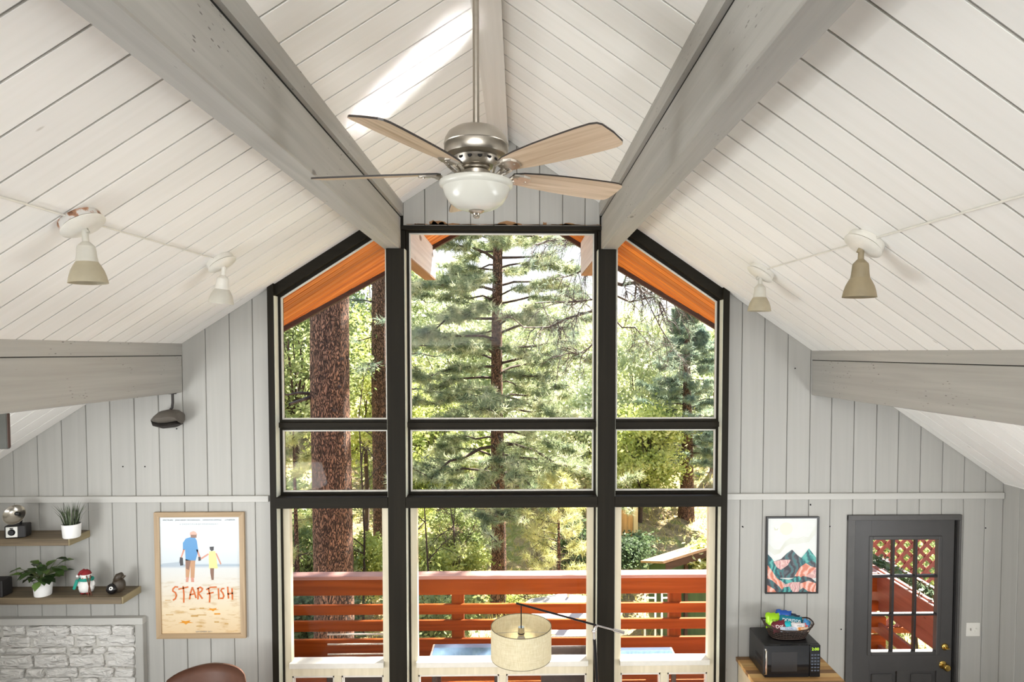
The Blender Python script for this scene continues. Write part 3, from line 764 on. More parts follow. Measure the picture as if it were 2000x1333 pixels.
for i in range(90):
    a = r3.uniform(0, 6.283); rr = .05 * math.sqrt(r3.random()); lean = r3.uniform(.0, .5) * (rr / .05 + .3); hh_ = r3.uniform(.13, .20)
    if i == 0: a, rr, lean, hh_ = .15, .04, 1.25, .19
    if i == 1: a, rr, lean, hh_ = 3.0, .04, .8, .17
    d = Vector((math.cos(a), math.sin(a), 0)); b0 = p + d * rr + Vector((0, 0, .095)); sd = Vector((-d.y, d.x, 0)).normalized()
    th = r3.uniform(0, 3.14); sd = Vector((math.cos(th), math.sin(th), 0)); w_ = .0036
    pts = [b0, b0 + d * lean * hh_ * .35 + Vector((0, 0, hh_ * .55)), b0 + d * lean * hh_ * .95 + Vector((0, 0, hh_ * .98))]
    if abs(lean) > .9: pts[2].z -= .05
    pts[2].y = min(pts[2].y, W - .03); pts[1].y = min(pts[1].y, W - .035)
    m = MB(); m.add([pts[0] - sd * w_, pts[0] + sd * w_, pts[1] + sd * w_ * .8, pts[1] - sd * w_ * .8, pts[2]], [(0, 1, 2, 3), (3, 2, 4)])
    m.build('grass_blade', grass_m, t)
p = on_shelf(84, ZL); p.y = 5.11; p.x = P(84, 1155, 5.11).x
t = thing('potted_leafy_plant', 'small broad-leaved green plant in a white pot on the lower shelf', 'plant', p)
pot(t, p, .066, .112)
leaf_m = N('dark_leaves'); oi = leaf_m.n('ObjectInfo'); leaf_m.l(leaf_m.ramp(oi.outputs['Random'], [(.0, srgb(34, 52, 26)), (.55, srgb(60, 84, 40)), (1, srgb(104, 132, 62))]), leaf_m.b.inputs['Base Color']); leaf_m.b.inputs['Roughness'].default_value = .4; leaf_m = leaf_m.mat
stem_m = plain('plant_stem', srgb(84, 92, 52), .6)
spots = [(-.165, .215), (-.13, .175), (-.10, .20), (-.08, .14), (-.05, .16), (-.03, .205), (0, .17), (.01, .24), (.03, .275), (.045, .20), (.06, .15), (.08, .23), (.10, .285), (.115, .20), (.13, .165), (.145, .21), (-.06, .24), (.085, .18), (-.10, .145), (.05, .25), (.02, .135), (-.015, .15), (.12, .25)] + [(random.Random(i).uniform(-.1, .13), random.Random(i + 50).uniform(.12, .23)) for i in range(22)]
for i, (dx, dz) in enumerate(spots):
    dy = r3.uniform(-.09, .06); c0 = p + Vector((dx, dy, dz)); b0 = p + Vector((dx * .12, dy * .2, .098))
    MB().tube([b0, b0 + Vector((dx * .3, dy * .3, dz * .35)), c0], .0022, 5).build('stem', stem_m, t)
    out = Vector((dx, dy, r3.uniform(-.05, .05))).normalized(); sd = out.cross(Vector((0, 0, 1))).normalized(); up_ = sd.cross(out)
    l_ = r3.uniform(.07, .09); w_ = l_ * .46; e = lambda f, g, k: c0 + out * f * l_ + sd * g * w_ + up_ * k * l_
    m = MB(); m.add([e(-.1, 0, 0), e(.25, .8, .12), e(.6, .9, .1), e(1.15, 0, -.15), e(.6, -.9, .1), e(.25, -.8, .12), e(.25, 0, 0), e(.6, 0, -.02)],
          [(0, 6, 1), (1, 6, 7, 2), (2, 7, 3), (0, 5, 6), (5, 4, 7, 6), (4, 3, 7)]).build('leaf', leaf_m, t, smooth=True)
# dark box at the left end
p = Vector((P(2, 1155, 5.12).x, 5.12, ZL))
t = thing('radio_box', 'black box with pale dial cut by the left picture edge on the lower shelf', 'box', p)
MB().cbox(p.x - .12, p.x + .055, 5.06, 5.17, ZL, ZL + .135, .006).build('case', cb_, t)
MB().cbox(p.x - .04, p.x + .0, 5.056, 5.061, ZL + .02, ZL + .08, .003).build('dial', plain('dial_grey', srgb(128, 130, 122), .4), t)
# snowman
p = Vector((P(169, 1155, 5.13).x, 5.13, ZL))
t = thing('snowman_figurine', 'small snowman figurine in a red hat and teal scarf on the lower shelf', 'figurine', p)
snow = plain('snow_white', srgb(228, 226, 222), .7, noise=.04, bump=.2, nscale=70); redf = plain('dark_red_felt', srgb(126, 22, 28), .8, noise=.15); teal = plain('teal_scarf', srgb(30, 138, 120), .8, noise=.15); brn = plain('brown_wood', srgb(96, 56, 36), .6)
MB().lathe([(.0001, .02), (.05, .022), (.058, .05), (.056, .08), (.045, .11), (.032, .125), (.0001, .13)], p, 20, sy=.75).build('body', snow, t, smooth=True)
MB().ball(p + Vector((0, -.004, .142)), .035, 16, 10, sz=.85).build('head', snow, t, smooth=True)
MB().lathe([(.037, .152), (.038, .165), (.03, .182), (.014, .196), (.0001, .199)], p, 20, sy=.95).build('hat', redf, t, smooth=True)
MB().tube([p + Vector((-.01, 0, .19)), p + Vector((-.035, -.01, .178)), p + Vector((-.052, -.012, .158))], [.017, .013, .009], 10).build('hat_tail', redf, t, smooth=True)
MB().lathe([(.039, .148), (.043, .153), (.039, .162)], p, 24, sy=.95).build('hat_brim', snow, t, smooth=True)
MB().ball(p + Vector((-.058, -.014, .150)), .012, 10, 8).build('pompom', snow, t, smooth=True)
m = MB(); m.tube([p + Vector((.046 * math.cos(a), .036 * math.sin(a), .121)) for a in [k * math.pi / 8 for k in range(17)]], .0125, 8); m.build('scarf', teal, t, smooth=True)
m = MB(); m.cbox(-.022, .0, -.008, .008, -.085, 0, .005).xf(Matrix.Translation(p + Vector((-.04, -.03, .122))) @ Matrix.Rotation(.35, 4, 'Y')); m.build('scarf_end', teal, t)
for sx in (-.022, .022): MB().ball(p + Vector((sx, -.006, .014)), .018, 12, 8, sz=.8, sy=1.3).build('foot', redf, t, smooth=True)
MB().lathe([(.0001, 0), (.004, .002), (.0001, .022)], p + Vector((0, -.036, .140)), 8, mat=Matrix.Rotation(math.pi / 2, 4, 'X')).build('nose', plain('orange_nose', srgb(206, 110, 50), .6), t)
for a, b in (((.036, -.05, .165), (.066, -.04, .002)), ((.064, -.045, .17), (.05, -.055, .002))): MB().tube([p + Vector(a), p + Vector(b)], [.004, .005], 6).build('ski', brn, t)
for sx in (-1, 1): MB().ball(p + Vector((sx * .056, -.006, .085)), .016, 10, 8, sz=1.5).build('arm', snow, t, smooth=True)
# dark bird ornament
p = Vector((P(229, 1153, 5.15).x, 5.15, ZL))
t = thing('bird_ornament', 'dark round bird ornament with a white-ringed eye near the lower shelf end', 'ornament', p)
dk = plain('black_glaze', srgb(20, 18, 20), .25); dkb = plain('dark_brown_glaze', srgb(60, 50, 38), .5, noise=.25)
MB().ball(p + Vector((.01, .005, .062)), .052, 20, 12, sz=1.15, sy=.8).build('body', dkb, t, smooth=True)
MB().ball(p + Vector((-.022, -.03, .044)), .042, 20, 12).build('head', dk, t, smooth=True)
Me = Matrix.Translation(p + Vector((-.006, -.07, .060))) @ Matrix.Rotation(math.radians(80), 4, 'X')
MB().lathe([(.0001, .002), (.014, .001), (.0145, -.003), (.0001, -.003)], (0, 0, 0), 20).xf(Me).build('eye_ring', snow, t)
MB().lathe([(.0001, .006), (.006, .004), (.007, 0), (.0001, 0)], (0, 0, 0), 12).xf(Me).build('pupil', dk, t)
MB().tube([p + Vector((.0, 0, .10)), p + Vector((.015, 0, .135)), p + Vector((.04, .004, .15))], [.03, .028, .018], 12).build('tuft', dkb, t, smooth=True)
MB().tube([p + Vector((.045, 0, .125)), p + Vector((.066, 0, .137))], [.012, .006], 8).build('beak', dkb, t)

# ------------------------------------------------------------------ painted stone panel in a white frame
fr_x0, fr_x1 = P(272, 1260, W).x, P(287, 1260, W).x; fr_z0, fr_z1 = P(100, 1217, W).z, P(100, 1204, W).z
panel = structure('trim_4'); panel['label'] = 'white frame around the painted stone panel'
MB().cbox(-4.5, fr_x1, W - .055, W, fr_z0, fr_z1, .003).build('top_rail', white_trim, panel)
MB().cbox(fr_x0, fr_x1, W - .055, W, 0, fr_z0, .003).build('side_rail', white_v, panel)
stone_m = N('painted_stone'); stone_m.b.inputs['Roughness'].default_value = .6
co = stone_m.coords(scale=(1, 1, 2.6)); nz = stone_m.n('TexNoise'); nz.inputs['Scale'].default_value = 9; nz.inputs['Detail'].default_value = 7; nz.inputs['Distortion'].default_value = 1.2; stone_m.l(co, nz.inputs[0])
stone_m.l(stone_m.ramp(nz.outputs[0], [(.25, srgb(200, 197, 191)), (.5, srgb(222, 219, 213)), (.8, srgb(230, 228, 223))]), stone_m.b.inputs['Base Color']); stone_m.bump(nz.outputs[0], 1.0, .05); stone_m = stone_m.mat
mort = plain('painted_mortar', srgb(200, 197, 190), .9, noise=.06, bump=.6, nscale=30)
sw = structure('wall_stone_panel'); sw['label'] = 'white painted rubble stones at lower left'
MB().box(-4.5, fr_x0, W - .012, W, 0, fr_z0).build('mortar', mort, sw)
r4 = random.Random(21); z = fr_z0 - .012; rows = [.085, .096, .058, .115, .085, .1, .07, .11, .09, .08, .1, .09]
xs0 = [272, 266]
for ri, rh in enumerate(rows):
    x = fr_x0 - .012; zt_ = z; zb_ = z - rh
    if zb_ < .02: break
    while x > -4.4:
        w_ = r4.uniform(.15, .36) if rh > .07 else r4.uniform(.10, .3)
        x2 = x - w_
        g = .003; d0 = r4.uniform(.018, .05); jz = lambda: r4.uniform(-.012, .012); jx = lambda: r4.uniform(-.004, .022)
        sk = r4.uniform(-.012, .012)
        pts = [(x2 + g + jx(), zb_ + g + .012 + jz() * .4), (x2 + g + .018, zb_ + g + jz() * .3), ((x + x2) / 2, zb_ + g + jz() * .5), (x - g - .02, zb_ + g + jz() * .3), (x - g - jx(), zb_ + g + .015),
               (x - g - jx() + sk * .3, zt_ - g - .014), (x - g - .022, zt_ - g + jz() * .3), ((x + x2) / 2 + .03, zt_ - g + jz() * .5), (x2 + g + .02, zt_ - g + jz() * .3), (x2 + g + jx(), zt_ - g - .014)]
        cxx = (x + x2) / 2; czz = (zt_ + zb_) / 2; n = len(pts)
        V = [(a, W - .012, b) for a, b in pts] + [(a, W - .012 - d0 * .7, b) for a, b in pts]
        V += [(cxx + (a - cxx) * .93, W - .012 - d0 - r4.uniform(-.004, .006), czz + (b - czz) * .80) for a, b in pts] + [(cxx + r4.uniform(-.03, .03), W - .014 - d0 - r4.uniform(.0, .012), czz)]
        F = []
        for i in range(n):
            j = (i + 1) % n; F += [(i, j, n + j, n + i), (n + i, n + j, 2 * n + j, 2 * n + i), (2 * n + i, 2 * n + j, 3 * n)]
        MB().add(V, F).build('stone', stone_m, sw)
        x = x2
    z = zb_

# ------------------------------------------------------------------ framed beach poster
def textmesh(s, size, font=None):
    cu = bpy.data.curves.new('t', 'FONT'); cu.body = s; cu.size = size; cu.align_x = 'CENTER'; cu.align_y = 'CENTER'
    ob = bpy.data.objects.new('t', cu); col.objects.link(ob)
    dg = bpy.context.evaluated_depsgraph_get(); me = bpy.data.meshes.new_from_object(ob.evaluated_get(dg))
    V = [tuple(v.co) for v in me.vertices]; F = [tuple(f.vertices) for f in me.polygons]
    bpy.data.objects.remove(ob); bpy.data.curves.remove(cu); bpy.data.meshes.remove(me)
    return V, F
def flat_text(m, s, size, cx_, y, cz, idx, sx=1, face=-1, M=None):
    V, F = textmesh(s, size)
    if M is None: m.add([(cx_ + v[0] * sx, y, cz + v[1]) for v in V], F, idx)
    else: m.add([M @ Vector((v[0] * sx, v[1], 0)) for v in V], F, idx)
PX0, PX1 = P(306, 1120, W).x, P(480.5, 1120, W).x; PZ0, PZ1 = P(395, 1245.5, W).z, P(392, 1000, W).z
pw_, ph_ = PX1 - PX0, PZ1 - PZ0
t = thing('framed_poster', 'large beach poster lettered STARFISH in a light wood frame', 'poster', ((PX0 + PX1) / 2, W, PZ0))
fw_ = .041
lightw = grain('light_wood_frame', srgb(158, 134, 104), srgb(190, 166, 134), 'Z', tint=.05, bump=.2)
lightwx = grain('light_wood_frame_across', srgb(152, 128, 96), srgb(186, 160, 126), 'X', tint=.05, bump=.2)
yf, yb = W - .026, W - .0005
def mitre(x0, x1, z0, z1, fw, y0, y1, mats, par, nm='frame_side'):
    O = [(x0, z0), (x1, z0), (x1, z1), (x0, z1)]; I = [(x0 + fw, z0 + fw), (x1 - fw, z0 + fw), (x1 - fw, z1 - fw), (x0 + fw, z1 - fw)]
    for i in range(4):
        j = (i + 1) % 4; MB().prism([(O[i][0], y0, O[i][1]), (O[j][0], y0, O[j][1]), (I[j][0], y0, I[j][1]), (I[i][0], y0, I[i][1])],
                                    [(O[i][0], y1, O[i][1]), (O[j][0], y1, O[j][1]), (I[j][0], y1, I[j][1]), (I[i][0], y1, I[i][1])]).build(nm, mats[i % 2], par)
mitre(PX0, PX1, PZ0, PZ1, fw_, yf, yb, (lightwx, lightw), t)
# print: sky to sand
pm = N('poster_print'); tc = pm.n('TexCoord'); se = pm.n('SeparateXYZ'); pm.l(tc.outputs['Generated'], se.inputs[0])
nz = pm.n('TexNoise'); nz.inputs['Scale'].default_value = 7; nz.inputs['Detail'].default_value = 5
mp = pm.n('Mapping'); mp.inputs['Scale'].default_value = (1, 1, 5); pm.l(tc.outputs['Generated'], mp.inputs[0]); pm.l(mp.outputs[0], nz.inputs[0])
c1 = pm.ramp(se.outputs[2], [(.0, srgb(216, 190, 150)), (.2, srgb(222, 204, 172)), (.42, srgb(214, 208, 196)), (.56, srgb(206, 208, 206)), (.585, srgb(150, 168, 184)), (.60, srgb(196, 204, 208)), (.75, srgb(204, 211, 214)), (1, srgb(200, 208, 212))])
low_ = pm.ramp(se.outputs[2], [(.4, (1, 1, 1, 1)), (.5, (0, 0, 0, 1))])
c2 = pm.ramp(nz.outputs[0], [(.52, (1, 1, 1, 1)), (.75, srgb(226, 204, 166))])
mlt = pm.mix(c1, c2, low_, 'MULTIPLY')
pm.l(mlt, pm.b.inputs['Base Color']); pm.b.inputs['Roughness'].default_value = .35
cols = [pm.mat] + [plain('print_' + n_, srgb(*c), .4) for n_, c in (('blue_shirt', (70, 136, 188)), ('brown', (128, 92, 72)), ('tan', (186, 140, 100)), ('yellow', (222, 216, 138)), ('skin', (200, 140, 118)), ('dark', (40, 36, 40)), ('letter_rust', (200, 100, 30)), ('ink', (58, 60, 66)), ('orange_star', (214, 142, 30)), ('sand_mark', (190, 150, 86)), ('pink_hat', (214, 158, 140)), ('grey', (108, 112, 116)), ('haze', (168, 180, 190)))]
m = MB(); xi0, xi1, zi0, zi1 = PX0 + fw_, PX1 - fw_, PZ0 + fw_, PZ1 - fw_
ya = W - .014
m.box(xi0 - .004, xi1 + .004, ya, ya + .008, zi0 - .004, zi1 + .004, 0)
X_ = lambda u: xi0 + u * (xi1 - xi0); Z_ = lambda v: zi1 - v * (zi1 - zi0)
U = lambda px: (px - 314.5) / (471.5 - 314.5); Vv = lambda py: (py - 1009) / (1237 - 1009)
def poly(pts, idx, lay=1): m.add([(X_(U(a)), ya - .0004 * lay, Z_(Vv(b))) for a, b in pts], [tuple(range(len(pts)))], idx)
def zz(pts): return [(280 + a / 3.777, 980 + b / 3.777) for a, b in pts]
# sea haze line, man, girl (traced as simple flat print shapes)
poly(zz([(140, 452), (222, 445), (270, 440), (300, 446), (300, 472), (222, 474), (140, 466)]), 13, 1)
poly(zz([(300, 300), (322, 268), (355, 258), (392, 262), (404, 285), (412, 350), (410, 370), (392, 430), (318, 430), (316, 350), (300, 350)]), 1, 2)
poly(zz([(316, 420), (390, 420), (380, 560), (352, 560), (353, 470), (340, 560), (316, 556)]), 3, 1)
poly(zz([(316, 420), (356, 430), (348, 470), (340, 500), (320, 490)]), 2, 2)
poly(zz([(320, 552), (340, 556), (334, 590), (316, 590)]), 5, 2); poly(zz([(354, 556), (376, 556), (378, 590), (356, 590)]), 5, 2)
poly(zz([(302, 345), (314, 350), (290, 410), (280, 408)]), 5, 2); poly(zz([(276, 405), (298, 410), (300, 465), (278, 468), (272, 440)]), 6, 3)
poly(zz([(398, 350), (410, 350), (430, 405), (424, 432), (412, 430), (414, 400)]), 5, 2)
poly(zz([(412, 404), (430, 404), (432, 430), (414, 434)]), 6, 3)
poly(zz([(358, 236), (404, 234), (402, 262), (360, 262)]), 2, 3); poly(zz([(352, 240), (356, 222), (380, 212), (398, 220), (408, 240)]), 11, 4)
poly(zz([(430, 412), (486, 378), (492, 388), (434, 424)]), 5, 2)
poly(zz([(495, 362), (540, 362), (546, 400), (556, 490), (492, 492), (490, 400)]), 4, 2)
poly(zz([(500, 488), (528, 488), (524, 575), (508, 575), (500, 520)]), 2, 3)
poly(zz([(540, 378), (550, 376), (584, 455), (576, 464)]), 5, 2)
poly(zz([(498, 330), (530, 328), (528, 354), (512, 362), (500, 350)]), 6, 3)
# hand drawn lettering S T A R F I S H
def stroke(pts, w, idx, lay=5):
    P2 = [Vector((X_(U(280 + a / 3.777)), 0, Z_(Vv(980 + b / 3.777)))) for a, b in pts]
    for a, b in zip(P2, P2[1:]):
        d = (b - a).normalized(); s2 = Vector((-d.z, 0, d.x)) * w; e2 = d * w * .5
        m.add([(q.x, ya - .0004 * lay, q.z) for q in (a - s2 - e2, b - s2 + e2, b + s2 + e2, a + s2 - e2)], [(0, 1, 2, 3)], idx); lay += .05
LW = .0062
for st_ in ([(256, 626), (236, 624), (220, 640), (218, 655), (238, 668), (244, 690), (236, 712), (220, 722)],
            [(262, 642), (332, 626)], [(296, 622), (300, 680), (298, 740)],
            [(342, 716), (350, 670), (364, 630), (376, 660), (390, 706)], [(346, 684), (384, 676)],
            [(408, 636), (404, 716)], [(400, 640), (424, 628), (440, 640), (432, 658), (408, 670), (436, 712)],
            [(484, 636), (494, 690), (490, 740)], [(470, 646), (500, 630), (544, 628)], [(474, 678), (520, 668)],
            [(558, 640), (560, 716)], [(600, 640), (586, 640), (576, 655), (590, 672), (598, 694), (590, 712), (572, 712)],
            [(628, 628), (632, 712)], [(660, 640), (662, 720)], [(628, 680), (664, 674)]): stroke(st_, LW, 7)
zc = Z_(Vv(1015)); 
for s_, xa_, sx_ in (('SPECTRUMS', 331, 1.0), ('JOSH HENRY RICHARDSON', 370, 1.05), ('SAMANTHA LAMPOLE', 418, 1.0), ('LUTHERSON', 453, .95)):
    flat_text(m, s_, .0155, X_(U(xa_)), ya - .003, zc, 8, sx_)
flat_text(m, 'A  S H O R T  F I L M  B Y  F O X I N G H A Y', .0135, X_(U(392)), ya - .003, Z_(Vv(1023)), 12, 1.2)
flat_text(m, 'SEPTEMBER 2011', .017, X_(U(398)), ya - .003, Z_(Vv(1234)), 12, 1.1)
for (cx_, cy_, a_, b_, c_) in ((310, 888, 62, 18, 9), (514, 795, 52, 14, 9), (432, 786, 20, 8, 10), (362, 792, 26, 7, 10), (376, 842, 30, 10, 10), (546, 828, 26, 8, 9), (614, 902, 16, 6, 10), (540, 888, 20, 7, 10), (190, 832, 34, 4, 10), (430, 835, 40, 5, 10), (410, 918, 26, 5, 10), (180, 724, 24, 4, 10)):
    if c_ == 9 and a_ > 40:
        pts = []
        for k in range(10):
            r_ = 1 if k % 2 == 0 else .45; an = 2 * math.pi * k / 10 + .3; pts.append((cx_ + a_ * r_ * math.cos(an), cy_ + b_ * r_ * math.sin(an)))
    else: pts = [(cx_ + a_ * math.cos(2 * math.pi * k / 8), cy_ + b_ * math.sin(2 * math.pi * k / 8) * (1 if k % 2 else .6)) for k in range(8)]
    poly(zz(pts), c_, 2)
m.build('print', cols, t)

# ------------------------------------------------------------------ framed mountain print
qx0, qx1 = P(1494.5, 1085, W).x, P(1597, 1085, W).x; qz0, qz1 = P(1544, 1158.5, W).z, P(1544, 1009, W).z
t = thing('framed_print', 'abstract teal and coral mountain print in thin black frame', 'picture', ((qx0 + qx1) / 2, W, qz0))
blk = plain('black_frame', srgb(28, 27, 27), .4)
mitre(qx0, qx1, qz0, qz1, .013, W - .024, W - .0005, (blk, blk), t)
def artmat(name, a, b, c=None):
    q = N(name); co = q.coords(rand=False); w = q.n('TexWave'); w.inputs['Scale'].default_value = 6; w.inputs['Distortion'].default_value = 14; w.inputs['Detail'].default_value = 3; w.inputs['Detail Scale'].default_value = 1.2
    q.l(co, w.inputs[0]); q.l(q.ramp(w.outputs[1], [(.1, a), (.6, b), (.95, c or b)]), q.b.inputs['Base Color']); q.b.inputs['Roughness'].default_value = .4; return q.mat
art = [plain('art_paper', srgb(222, 224, 220), .5, noise=.02), artmat('art_teal', srgb(24, 80, 88), srgb(46, 134, 132), srgb(90, 170, 160)), artmat('art_slate', srgb(50, 52, 58), srgb(84, 88, 94), srgb(60, 110, 112)),
       artmat('art_coral', srgb(206, 122, 98), srgb(226, 150, 126), srgb(232, 190, 176)), artmat('art_pink', srgb(206, 160, 154), srgb(230, 198, 190), srgb(196, 140, 140)), plain('art_gold_line', srgb(206, 207, 186), .4), plain('art_sun', srgb(224, 225, 205), .5)]
m = MB(); ya = W - .010
m.box(qx0 + .01, qx1 - .01, ya, ya + .006, qz0 + .01, qz1 - .01, 0)
def R2(pts, idx, lay): m.add([(qx0 + (a - 288) / (672 - 288) * (qx1 - qx0), ya - .0005 * lay, qz1 - (b - 105) / (675 - 105) * (qz1 - qz0)) for a, b in pts], [tuple(range(len(pts)))], idx)
R2([(395 + 48 * math.cos(k * .5236) + 40, 195 + 48 * math.sin(k * .5236)) for k in range(12)], 6, 1)
for off in range(6):                                           # fine wavy lines in the sky
    pts = [(304, 300 + off * 9), (350, 350 + off * 7), (390, 350 + off * 5), (430, 290 + off * 7), (470, 262 + off * 8), (520, 268 + off * 7), (560, 256 + off * 8), (600, 262 + off * 6), (640, 190 + off * 10), (656, 170 + off * 12)]
    for (a0, b0), (a1, b1) in zip(pts, pts[1:]): R2([(a0, b0), (a1, b1), (a1, b1 + 2.2), (a0, b0 + 2.2)], 5, 2)
R2([(345, 180), (362, 200), (378, 186), (372, 206), (350, 206)], 5, 3)
for layi, (c_, pts) in enumerate([(2, [(345, 440), (400, 420), (440, 380), (480, 350), (520, 392), (548, 412), (548, 560), (345, 560)]), (1, [(548, 412), (575, 380), (603, 342), (640, 390), (656, 410), (656, 470), (540, 470)]),
    (1, [(300, 380), (330, 410), (350, 440), (372, 490), (396, 540), (396, 620), (300, 620)]), (4, [(345, 440), (400, 425), (470, 425), (450, 465), (400, 500), (370, 480)]),
    (2, [(388, 505), (440, 480), (500, 430), (540, 450), (560, 480), (600, 500), (520, 540), (470, 560), (410, 540)]), (2, [(590, 450), (625, 430), (656, 455), (656, 490), (610, 470)]),
    (3, [(540, 480), (580, 450), (620, 475), (656, 485), (656, 560), (560, 560), (500, 545)]), (3, [(300, 460), (330, 500), (370, 560), (420, 600), (440, 640), (400, 640), (300, 600)]),
    (4, [(590, 540), (656, 490), (656, 560), (600, 570)]), (2, [(500, 590), (560, 545), (620, 560), (656, 590), (656, 610), (520, 610)]), (1, [(380, 560), (460, 575), (530, 545), (550, 560), (520, 600), (440, 610)]),
    (2, [(300, 560), (340, 580), (390, 625), (420, 668), (300, 668)]), (3, [(300, 610), (350, 640), (370, 668), (300, 668)]), (4, [(420, 610), (480, 590), (540, 590), (530, 668), (440, 668)]), (1, [(400, 668), (420, 630), (460, 622), (490, 668)]),
    (3, [(540, 600), (600, 580), (656, 600), (656, 668), (600, 660), (540, 640)]), (2, [(520, 668), (560, 630), (610, 668)])]): R2(pts, c_, 3 + layi)
m.build('print', art, t)

# ------------------------------------------------------------------ counter, microwave, basket of snacks
zc_ = P(1437, 1284, W - .01).z; cxl, cxr = P(1437, 1284, W - .005).x, P(1604, 1305, P(1604, 1305, W).y).x
k_ = (1604 - 1013) / FPX
Yr = 5.29
cxr = P(1590, 1290, Yr).x + .0
cyf = W - .62
t = thing('counter_cabinet', 'small light-sided cabinet with a striped wood-block top under the microwave', 'cabinet', (cxl + .3, W - .3, 0))
wb = [grain('block_strip_a', srgb(176, 132, 78), srgb(204, 160, 102), 'X', tint=.1, stretch=10), grain('block_strip_b', srgb(120, 88, 58), srgb(150, 114, 76), 'X', tint=.1, stretch=10), grain('block_strip_c', srgb(196, 156, 98), srgb(222, 184, 124), 'X', tint=.1, stretch=10)]
y = W - .005; i = 0; cyc = [1, 0, 2, 0, 1, 2, 0, 1, 0, 2, 1, 0, 2, 0]
cxr = cxl + .72
while y > cyf:
    y2 = max(cyf, y - .058); MB().cbox(cxl, cxr, y2 + .0004, y - .0004, zc_ - .032, zc_, .0015).build('block_strip', wb[cyc[i % 14]], t); y = y2; i += 1
cabm = plain('pale_cabinet', srgb(206, 190, 160), .5, noise=.05); cabw = plain('white_cabinet_edge', srgb(226, 222, 212), .5)
MB().cbox(cxl + .02, cxr - .02, cyf + .03, W - .006, .08, zc_ - .032, .003).build('carcass', cabm, t)
for s_ in (0, 1):
    d = MB().cbox(cxl + .025 + s_ * .342, cxl + .355 + s_ * .342, cyf + .01, cyf + .029, .1, zc_ - .05, .003).build('door', cabw, t)
    MB().tube([(cxl + .32 + s_ * .08, cyf + .008, .5), (cxl + .32 + s_ * .08, cyf - .01, .5), (cxl + .32 + s_ * .08, cyf - .01, .62), (cxl + .32 + s_ * .08, cyf + .008, .62)], .005, 8).build('handle', nickel, d)
MB().box(cxl + .04, cxr - .04, cyf + .06, W - .02, 0, .08).build('plinth', dkgap, t)
# microwave
my1, my0 = W - .05, W - .385
mz0 = zc_ + .012; mx0 = P(1493, 1290, my0).x; mx1 = P(1603, 1290, my0).x; mz1 = P(1545, 1261, my0).z
t = thing('microwave', 'black microwave oven with green clock digits standing on the wood-block counter', 'microwave', ((mx0 + mx1) / 2, (my0 + my1) / 2, zc_))
mblk = plain('microwave_black', srgb(24, 23, 24), .32, noise=.05); mgl = plain('black_glass_door', srgb(13, 14, 17), .06); mgl2 = plain('door_screen', srgb(40, 38, 38), .25, noise=.1, nscale=200)
MB().cbox(mx0, mx1, my0 + .018, my1, mz0, mz1, .006).build('housing', mblk, t)
dxr = mx0 + (mx1 - mx0) * .80
d = MB().cbox(mx0 + .002, dxr, my0, my0 + .0185, mz0 + .002, mz1 - .002, .004).build('door', mgl, t)
MB().box(mx0 + .055, mx0 + .26, my0 - .0006, my0, mz0 + .05, mz1 - .055).build('door_window', mgl2, d)
cp = MB().cbox(dxr + .002, mx1 - .002, my0, my0 + .0185, mz0 + .002, mz1 - .002, .004).build('control_panel', mgl, t)
dig = N('green_digits'); dig.b.inputs['Emission Color'].default_value = srgb(190, 240, 40); dig.b.inputs['Emission Strength'].default_value = 1.2; dig.b.inputs['Base Color'].default_value = srgb(120, 150, 30)
m = MB(); flat_text(m, '2:00', .030, (dxr + mx1) / 2, my0 - .001, mz1 - .034, 0, 1.15); m.build('clock_digits', dig.mat, cp)
key = plain('key_legend', srgb(78, 86, 100), .5)
for r_ in range(6):
    for c_ in range(3):
        xk = dxr + .014 + c_ * .024; zk = mz1 - .085 - r_ * .025
        MB().box(xk, xk + .016, my0 - .0007, my0, zk, zk + .010).build('key', key, cp)
for r_ in range(2):
    for k in range(8): MB().box(mx0 - .0006, mx0 + .002, my0 + .06 + k * .016, my0 + .068 + k * .016, mz0 + .06 + r_ * .05, mz0 + .09 + r_ * .05).build('vent_slot', dkgap, t)
for sx in (.04, mx1 - mx0 - .04):
    for sy in (.05, .28): MB().lathe([(.0001, 0), (.012, 0), (.012, .0125), (.0001, .0125)], (mx0 + sx, my0 + sy, zc_ - .0), 12).build('foot', black_metal, t)
MB().tube([(mx0 + .008, my0 - .001, mz0 + .03), (mx0 + .008, my0 - .022, mz0 + .04), (mx0 + .008, my0 - .022, mz1 - .04), (mx0 + .008, my0 - .001, mz1 - .03)], .006, 8).build('door_handle', chrome, d, smooth=SM)
# basket
by = W - .22; bc = Vector((P(1537, 1240, by).x, by, mz1))
t = thing('snack_basket', 'dark woven wire basket of snack bags on top of the microwave', 'basket', bc)
bm_ = plain('dark_rattan', srgb(52, 36, 28), .6, noise=.3, nscale=60)
def rrect(w, d, z, n=24, p=3.2):
    out = []
    for k in range(n):
        a = 2 * math.pi * k / n; c, s_ = math.cos(a), math.sin(a); r_ = (abs(c) ** p + abs(s_) ** p) ** (-1 / p)
        out.append(bc + Vector((w * c * r_, d * s_ * r_, z)))
    return out
bot, top = rrect(.14, .08, .008), rrect(.198, .115, .088)
up = lambda q: q + Vector((0, 0, .028 * max(0, abs((q.x - bc.x) / .175)) ** 3))
top = [up(q) for q in top]
MB().tube(top + [top[0]], .0055, 6).build('rim', bm_, t, smooth=True)
MB().tube(bot + [bot[0]], .004, 6).build('base_ring', bm_, t)
MB().prism(bot, [q + Vector((0, 0, .004)) for q in bot]).build('base', bm_, t)
m = MB()
for f_ in (.2, .4, .6, .8):
    rr_ = [a.lerp(b, f_) for a, b in zip(bot, top)]; m.tube(rr_ + [rr_[0]], .0028, 5)
